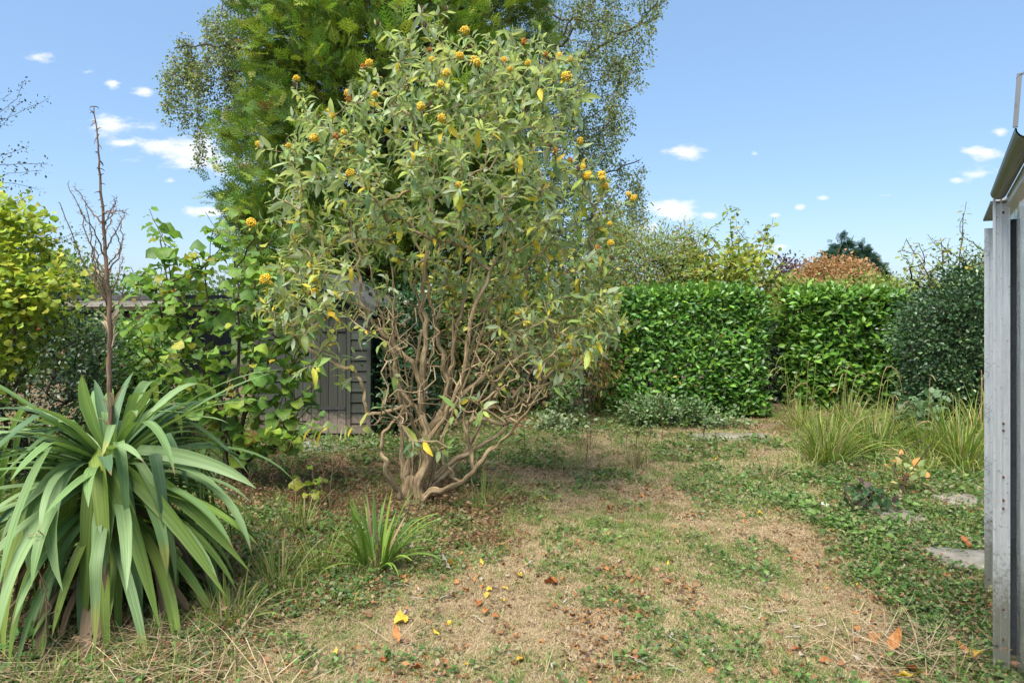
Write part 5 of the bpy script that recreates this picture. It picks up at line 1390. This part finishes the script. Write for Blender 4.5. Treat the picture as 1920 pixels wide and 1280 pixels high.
SG = [(4, (.20, .27, .05)), (3, (.13, .21, .045)), (1.5, (.34, .34, .08)), (1, (.38, .30, .16))]
for (px, py, n, L, lab, stl) in [(1550, 872, 220, .62, 'arching sedge clump with yellow green blades, leftmost of the grassy clumps by the right hedge', 5), (1640, 855, 200, .6, 'arching sedge clump just left of the pale leaved bramble', 8),
                                 (1800, 880, 260, .72, 'tall arching sedge clump right against the greenhouse corner', 5), (1735, 860, 170, .6, 'sedge clump growing round the foot of the pale leaved bramble', 5), (1590, 815, 130, .55, 'sedge clump at the foot of the bright laurel block', 9),
                                 (1850, 850, 170, .8, 'rearmost tall sedge clump behind the greenhouse corner post', 5), (1500, 800, 60, .5, 'thin brown sedge tuft in the dark gap between the two laurel blocks', 9)]:
    clump('sedge_clump', lab, 'grass clump', gat(px, py), n, L, .011, SG, .14, group='sedge clumps by the right hand hedge', stalks=stl)
clump('crocosmia_clump', 'bright green strap leaved clump at the bed edge in front of the centre shrub', 'plant', gat(705, 1062), 58, .46, .021, [(4, (.14, .24, .04)), (2, (.2, .3, .05)), (1, (.09, .17, .04)), (.6, (.36, .25, .14))], .09, (.6, 1.45), (.8, 3.2), parts=True, mat=M_yucca, seg=8, part='leaf')
for (px, py, L, n, lab) in [(520, 1110, .30, 90, 'wispy grass tuft left of the strap leaved clump'), (600, 1075, .3, 60, 'thin yellowish grass tuft close behind the strap leaved clump'), (560, 1000, .28, 50, 'sparse grass tuft in the brown litter near the bush stems'), (430, 1180, .26, 80, 'low grass tuft at the foot of the sword leaved clump'),
                            (905, 960, .32, 60, 'upright yellow green tuft just right of the twisted shrub base'), (1190, 880, .3, 45, 'dry tuft in the rough grass beyond the lawn edge'), (1100, 850, .3, 40, 'dry tuft near the dark soil under the trees'), (1440, 900, .26, 50, 'dark brown dead tuft in front of the sedges')]:
    pal_ = [(4, (.24, .28, .07)), (2, (.12, .2, .04)), (1.5, (.38, .3, .16))] if 'dry' not in lab and 'dead' not in lab else [(3, (.33, .25, .14)), (2, (.2, .15, .08)), (1, (.18, .2, .06))]
    clump('grass_tuft', lab, 'grass tuft', gat(px, py), n, L, .006, pal_, .09, (.6, 1.5), (1., 4.))
# pale bramble
bush('bramble_plant', 'pale green bramble with broad leaflets standing among the sedges', 'plant', [(1690, 760), (1730, 725), (1775, 745), (1780, 800), (1745, 850), (1700, 860), (1695, 810)], 6.9, .3, 30, 210, T_ovate, .10, [(3, (.17, .25, .13)), (2, (.12, .2, .09))], M_soft, (4.25, 6.9, 0), .06, nparts=150, droop=.3, upn=1.5, bark=M_bark_h)
bush('rose_seedling', 'small thin plant with pale yellow and orange leaves in front of the sedges', 'plant', [(1655, 880), (1690, 862), (1722, 885), (1715, 915), (1665, 920)], 5.35, .12, 8, 34, T_ovate, .085, [(2, (.42, .36, .14)), (1.2, (.55, .25, .07)), (1.5, (.22, .28, .1))], M_soft, gat(1705, 945), .05, nparts=34, upn=1.5, twig=.0035)
bush('hellebore_plant', 'low dark green and purple leaved seedling beside the worn stone slab', 'plant', [(1590, 935), (1625, 915), (1665, 930), (1665, 970), (1600, 975)], 4.85, .12, 16, 120, T_ovate, .06, [(3, (.06, .125, .05)), (1, (.10, .06, .06))], M_soft, gat(1630, 975), .05, nparts=60)
bush('bramble_seedling', 'small leafy green weed on the left edge below the sword leaves', 'plant', [(10, 1195), (50, 1180), (70, 1220), (60, 1260), (10, 1265)], 2.95, .1, 10, 46, T_ovate, .06, [(3, (.10, .2, .05)), (1, (.16, .26, .07))], M_soft, (-2.13, 2.97, 0), .05, nparts=46, upn=1.4)
def where(x, y):
    if inpoly(np.array(x), np.array(y), BROWNB) or inpoly(np.array(x), np.array(y), ORANGE): return 'in the brown litter round the centre shrub'
    if inpoly(np.array(x), np.array(y), LBED): return 'in the weedy bed on the left'
    if inpoly(np.array(x), np.array(y), RBED): return 'among the green weeds beside the greenhouse'
    if inpoly(np.array(x), np.array(y), BACK): return 'on the rough grass in front of the hedge'
    return ('on the near' if y < 3.7 else 'on the middle' if y < 4.8 else 'on the far') + (' left part of the dry lawn' if x < .2 else ' right part of the dry lawn')


# thin dead stems standing up from the beds
stems_px = [(918, 965, 870), (596, 1010, 870), (548, 1000, 830), (512, 990, 860), (465, 960, 880), (655, 960, 860), (1040, 885, 820), (1108, 850, 780), (1190, 880, 790), (1213, 885, 800), (1320, 868, 800), (1345, 870, 790), (1262, 880, 810), (1175, 850, 760), (1240, 845, 755), (1100, 870, 800), (80, 1260, 1020), (700, 1110, 960), (620, 975, 850), (1400, 850, 790), (985, 860, 640)]
for q, (px, pb, pt) in enumerate(stems_px):
    p = gat(px, pb); h_ = (pb - pt) / F * p[1]; m_ = MB(); path = smooth_path([p - [0, 0, .02], p + [U(-.03, .03), 0, h_ * .5], p + [U(-.06, .06), U(-.05, .05), h_]], 12, .003)
    tn = [(.16, .08, .045), (.24, .17, .09), (.12, .075, .045)][R.integers(3)]
    tube(m_, path, np.linspace(.0036, .0015, 12), 4, tn)
    for k_ in range(12):
        b0 = path[R.integers(3, 12)]; tube(m_, [b0, b0 + rnd(1, .018)[0] + [0, 0, .02], b0 + rnd(1, .02)[0] + [0, 0, .045]], [.0015, .0014, .003], 3, tn)
    tag(m_.build('dead_weed', M_straw), 'thin dead brown stem standing upright ' + where(p[0], p[1]), 'dead weed', 'dead stems standing ' + where(p[0], p[1]))

# ------------------------------------------------------------------ ground cover: short geometry scattered over the ground sheet
def variant(fn, name, mat):
    m_ = MB(); fn(m_); me = m_.mesh(name); me.materials.append(mat); return bpy.data.objects.new(name, me)


def blades(n, rad, l0, l1, w, els, cols, flat=False):
    def f(m_):
        for q in range(n):
            a_, r_ = U(0, 6.283), rad * math.sqrt(U()); p = np.array([math.cos(a_) * r_, math.sin(a_) * r_, 0.0 if not flat else U(.002, .02)]); az = U(0, 6.283); e = U(*els); ln = U(l0, l1)
            d = np.array([math.cos(az) * math.cos(e), math.sin(az) * math.cos(e), math.sin(e)]); d2 = norm(d + np.array([math.cos(az + .4), math.sin(az + .4), -.4 if not flat else .05]) * .6)
            sd_ = np.array([-math.sin(az), math.cos(az), 0]) * w * U(.6, 1.2) / 2
            m1, tip = p + d * ln * .55, p + d * ln * .55 + d2 * ln * .45
            m_.add([p - sd_, p + sd_, m1 + sd_ * .8, m1 - sd_ * .8], [(0, 1, 2, 3)], np.array(cols[R.integers(len(cols))]) * U(.75, 1.25), (0, .5, U()))
            m_.add([m1 - sd_ * .8, m1 + sd_ * .8, tip], [(0, 1, 2)], np.array(cols[R.integers(len(cols))]) * U(.75, 1.25), (0, .5, U()))
    return f


def leaflets(n, rad, l0, l1, hmax, cols, tpls, tilt=.5, up=1.0):
    def f(m_):
        for q in range(n):
            a_, r_ = U(0, 6.283), rad * math.sqrt(U()); p = np.array([[math.cos(a_) * r_, math.sin(a_) * r_, U(.003, hmax)]])
            D = norm(np.array([[math.cos(a_ + U(-1, 1)), math.sin(a_ + U(-1, 1)), U(-.3, .5)]])); N = norm(rnd(1, tilt) + [0, 0, up]); X, Y, Z = frames(D, N); V, Fc, uv = tpls[R.integers(len(tpls))]; l = U(l0, l1)
            VV = p + l * (V[:, 0:1] * X + V[:, 1:2] * Y + V[:, 2:3] * Z)
            m_.add(VV, Fc, np.array(cols[R.integers(len(cols))]) * U(.75, 1.25), np.concatenate([uv, np.full((len(uv), 1), U())], 1))
    return f


def scatter(name, label, cat, pts, scl, vars_, tilt=.12):
    n = len(pts); me = bpy.data.meshes.new(name); me.vertices.add(n); me.vertices.foreach_set('co', pts.astype(np.float32).ravel())
    rot = np.stack([R.normal(0, tilt, n), R.normal(0, tilt, n), U(0, 6.283, n)], 1)
    for nm_, ty, fld, arr in (('rot', 'FLOAT_VECTOR', 'vector', rot), ('scl', 'FLOAT', 'value', scl), ('idx', 'INT', 'value', R.integers(0, len(vars_), n))):
        a = me.attributes.new(nm_, ty, 'POINT'); a.data.foreach_set(fld, np.asarray(arr).astype(np.int32 if ty == 'INT' else np.float32).ravel())
    o = bpy.data.objects.new(name, me); COL.objects.link(o); tag(o, label, cat, kind='stuff')
    cc = bpy.data.collections.new(name + '_source')
    for v in vars_: cc.objects.link(v)
    ng = bpy.data.node_groups.new(name + '_nodes', 'GeometryNodeTree')
    ng.interface.new_socket('Geometry', in_out='INPUT', socket_type='NodeSocketGeometry'); ng.interface.new_socket('Geometry', in_out='OUTPUT', socket_type='NodeSocketGeometry')
    N = ng.nodes; gi, go = N.new('NodeGroupInput'), N.new('NodeGroupOutput'); ip = N.new('GeometryNodeInstanceOnPoints'); ci = N.new('GeometryNodeCollectionInfo')
    ci.inputs['Collection'].default_value = cc; ci.inputs['Separate Children'].default_value = True; ci.inputs['Reset Children'].default_value = True
    def na(nm_, ty): q = N.new('GeometryNodeInputNamedAttribute'); q.data_type = ty; q.inputs['Name'].default_value = nm_; return [s for s in q.outputs if s.enabled and s.name == 'Attribute'][0]
    lk = ng.links; lk.new(gi.outputs[0], ip.inputs['Points']); lk.new(ci.outputs[0], ip.inputs['Instance']); ip.inputs['Pick Instance'].default_value = True
    lk.new(na('idx', 'INT'), ip.inputs['Instance Index']); lk.new(na('scl', 'FLOAT'), ip.inputs['Scale'])
    e2r = N.new('FunctionNodeEulerToRotation'); lk.new(na('rot', 'FLOAT_VECTOR'), e2r.inputs[0]); lk.new(e2r.outputs[0], ip.inputs['Rotation'])
    lk.new(ip.outputs[0], go.inputs[0]); md = o.modifiers.new('scatter', 'NODES'); md.node_group = ng
    return o


def ground_pts(n, key, ymin=2.2, ymax=9.3, thr=0.02):
    # more points near the camera, where single blades can be seen
    Y = ymin * (ymax / ymin) ** U(0, 1, n); X = U(-1, 1, n) * (Y * .85 + .5)
    g_ = ground_cover(X, Y); w = key(g_, X, Y); m = U(0, 1, n) < np.clip(w, 0, 1)
    inside = ~inpoly(X, Y, [(X0, YS), (X1, YS), (X1, YB), (X0, YB)])
    gq = (X - GB[0]) * GN[0] + (Y - GB[1]) * GN[1]; sq = (X - GB[0]) * GD[0] + (Y - GB[1]) * GD[1]
    out_ = ~((gq < .0) & (sq < .85))
    for sx_, sy_, sw_, sh_ in ((1678, 972, .17, .13), (1822, 1062, .21, .16), (1800, 945, .15, .11), (1365, 822, .42, .14)):
        c_ = gat(sx_, sy_); out_ &= ~((np.abs(X - c_[0]) < sw_ * U(.75, 1.1, n)) & (np.abs(Y - c_[1]) < sh_ * U(.7, 1.1, n)))
    m &= inside & out_
    X, Y = X[m], Y[m]
    zf = gh(X, Y) + (fbm(X, Y, .12, 71) - .5) * .02
    return np.stack([X, Y, zf], 1)


STRAW = [(.46, .36, .205), (.38, .285, .16), (.54, .44, .28), (.31, .22, .125)]
GREEN = [(.17, .25, .055), (.22, .31, .075), (.12, .19, .045), (.28, .33, .10)]
WEED = [(.10, .19, .045), (.14, .25, .055), (.08, .15, .04), (.18, .28, .075), (.17, .23, .12), (.28, .26, .13)]
v = [variant(blades(46, .055, .012, .04, .0028, (.0, .7), STRAW), 'dry_grass_tuft', M_dry) for _ in range(5)]
p = ground_pts(90000, lambda g_, x, y: np.clip(g_['dry'] * .95 + g_['green'] * .1, 0, 1)); scatter('dry_grass', 'short straw coloured dry grass matted over the lawn', 'grass', p, U(.7, 1.25, len(p)) * np.clip(p[:, 1] / 5, .8, 1.25), v)
v = [variant(blades(40, .05, .018, .052, .0028, (.3, 1.4), GREEN), 'green_grass_tuft', M_grass) for _ in range(5)]
p = ground_pts(42000, lambda g_, x, y: g_['green'] * .8 + g_['weed'] * .15); scatter('green_grass', 'short green grass growing in patches through the dry lawn', 'grass', p, U(.6, 1.2, len(p)) * np.clip(p[:, 1] / 4.5, .75, 1.3), v)
v = [variant(leaflets(26, .06, .012, .036, .045, WEED, T_small), 'weed_leaf_patch', M_soft) for _ in range(5)]
p = ground_pts(26000, lambda g_, x, y: g_['weed'] * .9); scatter('ground_cover_weeds', 'small leaved green weeds covering the beds', 'weeds', p, U(.7, 1.5, len(p)) * np.clip(p[:, 1] / 5, .75, 1.3), v)
v = [variant(leaflets(12, .07, .03, .062, .07, WEED[:4], T_ovate), 'broad_weed_patch', M_soft) for _ in range(4)]
p = ground_pts(9000, lambda g_, x, y: (g_['weed'] - .35) * .9 * (fbm(x, y, .6, 99) > .5)); scatter('broad_leaved_weeds', 'broad leaved weeds growing in the beds beside the lawn', 'weeds', p, U(.6, 1.2, len(p)) * np.clip(p[:, 1] / 5, .7, 1.2), v)
LIT = [(.20, .11, .06), (.28, .15, .07), (.14, .085, .05), (.33, .24, .16), (.09, .06, .045), (.36, .17, .06)]
v = [variant(leaflets(16, .07, .010, .032, .018, LIT, T_small, .55), 'leaf_litter_patch', M_fallen) for _ in range(5)]
p = ground_pts(30000, lambda g_, x, y: g_['lit'] * .9 + .05); scatter('leaf_litter', 'small brown crumbled leaf litter lying on the ground', 'leaf litter', p, U(.6, 1.3, len(p)), v)
v = [variant(leaflets(22, .07, .012, .035, .13, [(.20, .10, .05), (.27, .15, .08), (.13, .075, .045), (.33, .22, .12)], T_narrow + T_small, .9), 'withered_weed', M_fallen) for _ in range(4)]
p = ground_pts(14000, lambda g_, x, y: g_['brown'] * .9 * (fbm(x, y, .4, 321) > .36) + g_['rbed'] * .06 + g_['lbed'] * .06); scatter('withered_weeds', 'reddish brown withered weeds standing between the shrubs', 'weeds', p, U(.5, 1.2, len(p)), v)
v = [variant(blades(5, .06, .07, .24, .0026, (-.02, .22), STRAW, True), 'straw_wisps', M_dry) for _ in range(5)]
p = ground_pts(4200, lambda g_, x, y: (g_['lbed'] * .7 + g_['rbed'] * .6 + g_['back'] * .4 + .06) * (fbm(x, y, .8, 123) > .45)); scatter('straw', 'long thin dead grass stems lying across the beds', 'straw', p, U(.6, 1.3, len(p)), v)
near_y = np.hypot(p[:, 0] * 0, 0)
# straw heap at the foot of the yucca and by the greenhouse
v = [variant(blades(14, .12, .15, .45, .0035, (-.02, .3), STRAW, True), 'straw_heap', M_dry) for _ in range(4)]
c1 = np.stack([R.normal(-1.62, .32, 90), R.normal(3.05, .22, 90), U(0, .03, 90)], 1); c2 = np.stack([R.normal(1.75, .16, 26), R.normal(2.95, .16, 26), U(0, .02, 26)], 1)
c3 = np.stack([R.normal(-2.2, .4, 60), R.normal(2.9, .15, 60), U(0, .02, 60)], 1)
p = np.concatenate([c1, c2, c3]); scatter('dead_grass_heap', 'tangled pale dead grass round the foot of the sword leaved clump', 'straw', p, U(.6, 1.1, len(p)), v)
v = [variant(blades(9, .04, .09, .2, .004, (.7, 1.5), [(.2, .28, .06), (.14, .22, .05), (.3, .32, .1)]), 'long_grass_wisps', M_grass) for _ in range(4)]
p = ground_pts(2600, lambda g_, x, y: (g_['lbed'] * .8 + g_['rbed'] * .5 + g_['back'] * .25) * (fbm(x, y, .7, 223) > .52)); scatter('long_grass', 'longer wispy grass standing in the beds', 'grass', p, U(.6, 1.2, len(p)), v)

SEDGE = gpoly([(1480, 790), (1600, 765), (1860, 760), (1870, 905), (1640, 900), (1500, 895)])
v = [variant(blades(16, .07, .14, .42, .006, (.5, 1.4), [(.24, .31, .07), (.17, .26, .06), (.36, .36, .12), (.42, .34, .19)]), 'rough_grass_wisps', M_grass) for _ in range(5)]
p = ground_pts(9000, lambda g_, x, y: zone(x, y, SEDGE, .3) * .8 * (fbm(x, y, .5, 423) > .4)); scatter('rough_grass', 'rough tangled grass between the sedge clumps by the right hedge', 'grass', p, U(.5, 1.2, len(p)), v, .3)

# ------------------------------------------------------------------ fallen leaves and twigs, each lying on its own
FC = {'orange': [(.44, .19, .06), (.36, .13, .045)], 'yellow': [(.62, .42, .05), (.55, .36, .06)], 'brown': [(.22, .11, .055), (.30, .15, .07)], 'pale': [(.45, .38, .30), (.38, .34, .28)]}
fl_me = {}
for cn, cs in FC.items():
    for q in range(6):
        V, Fc, uv = leaf_tpl([ovate, lance, roundp][q % 3], 5, [.6, .36, .8][q % 3], .35, [1.4, -.8, .6, 1.8, -1.2, .3][q], .4, 200 + q)
        m_ = MB(); m_.add(V, Fc, cs[q % 2], np.concatenate([uv, np.full((len(uv), 1), q * .17)], 1)); me = m_.mesh('fallen_leaf'); me.materials.append(M_fallen); fl_me[(cn, q)] = me


def put_leaf(x, y, L, cn, q, label=None, dz=.022):
    z = float(gh(x, y)) + dz
    M = Matrix.Translation((x, y, z)) @ Matrix.Rotation(U(0, 6.28), 4, 'Z') @ Matrix.Rotation(U(-.35, .35), 4, 'X') @ Matrix.Rotation(U(-.4, .4), 4, 'Y') @ Matrix.Diagonal((L, L, L, 1))
    o = link('fallen_leaf', fl_me[(cn, q)], None, M)
    wh = where(x, y)
    lb_ = {'orange': 'small orange leaf ', 'yellow': 'small yellow leaf ', 'brown': 'small brown leaf ', 'pale': 'small pale leaf '}[cn] + wh
    tag(o, label or lb_, 'fallen leaf', 'small ' + cn + ' fallen leaves ' + wh if not label else 'large single leaves fallen on the ground')


for q in range(270):
    r_ = U()
    if r_ < .55: px, py = U(450, 1680), 870 + 410 * U() ** .8
    elif r_ < .75: px, py = U(760, 1000), U(960, 1130)
    elif r_ < .9: px, py = U(1560, 1840), U(960, 1280)
    else: px, py = U(950, 1500), U(830, 960)
    p = gat(px, py); cn = R.choice(['orange', 'yellow', 'brown', 'pale'], p=[.38, .10, .30, .22])
    put_leaf(p[0], p[1], U(.024, .052) * (1 if p[1] < 4.5 else 1.15), cn, int(R.integers(6)))
for (px, py, L, cn, q, lb_) in [(1345, 862, .15, 'yellow', 0, 'large tan leaf lying on the rough grass in front of the hedge'), (1122, 880, .11, 'yellow', 1, 'bright yellow leaf on the grass beyond the lawn edge'), (832, 1068, .13, 'yellow', 3, 'bright yellow leaf at the edge of the bed in front of the shrub'),
                                (845, 1073, .11, 'pale', 1, 'silvery leaf touching the bright yellow one by the bed'), (1800, 1232, .13, 'yellow', 1, 'long yellow leaf near the foot of the greenhouse post'), (1665, 1228, .14, 'orange', 4, 'broad orange leaf at the bottom right by the straw'), (1700, 1250, .13, 'orange', 1, 'curled orange leaf touching the broad one at the bottom right'),
                                (1680, 1272, .13, 'yellow', 4, 'long pale orange leaf at the very bottom right of the lawn'), (1840, 1240, .12, 'orange', 4, 'yellow brown leaf pressed against the greenhouse sill'), (1820, 1038, .11, 'orange', 1, 'red orange leaf lying on the rough slab by the post'), (1650, 1195, .09, 'orange', 0, 'small red orange leaf above the broad orange one'),
                                (748, 1225 - 12, .10, 'orange', 4, 'curled red brown leaf on the near left lawn'), (765, 1163, .08, 'yellow', 2, 'round yellow leaf near the front of the lawn on the left'), (1043, 1100, .09, 'orange', 5, 'crumpled orange leaf in the middle of the lawn')]:
    p = gat(px, py); put_leaf(p[0], p[1], L, cn, q, lb_, .03)
p = gat(1545, 955); m_ = MB()
th, ph = np.meshgrid(np.linspace(0, 2 * np.pi, 13), np.linspace(0, np.pi, 8)); rr = 1 + .08 * np.sin(th * 3 + ph)
V = np.stack([p[0] + .05 * rr * np.sin(ph) * np.cos(th), p[1] + .04 * rr * np.sin(ph) * np.sin(th), .03 + .026 * np.cos(ph)], -1).reshape(-1, 3)
i, j = np.meshgrid(np.arange(7), np.arange(12), indexing='ij'); a = (i * 13 + j).ravel(); m_.add(V, np.stack([a, a + 13, a + 14, a + 1], 1))
tag(m_.build('pebble', concrete('white_stone', (.5, .48, .44), (.7, .68, .64))), 'rounded white stone lying at the right edge of the lawn', 'stone')
for q in range(26):
    p = gat(U(620, 1620), U(980, 1275)) if q > 5 else gat(U(1500, 1640), U(1160, 1270))
    L = U(.05, .12); a_ = U(0, 6.28); d = np.array([math.cos(a_), math.sin(a_), 0]); z = float(gh(p[0], p[1])) + .022; p = p + [0, 0, z]
    m_ = MB(); tube(m_, smooth_path([p, p + d * L * .5 + rnd(1, .012)[0] * [1, 1, .3], p + d * L], 8, .002), np.linspace(.0028, .0014, 8), 4, (.46, .40, .33))
    if q % 2: tube(m_, [p + d * L * .5, p + d * L * .7 + [d[1] * .025, -d[0] * .025, .004]], [.0018, .001], 3, (.46, .40, .33))
    tag(m_.build('fallen_twig', M_straw), 'short pale twig lying ' + where(p[0], p[1]), 'twig', 'pale twigs lying ' + where(p[0], p[1]))
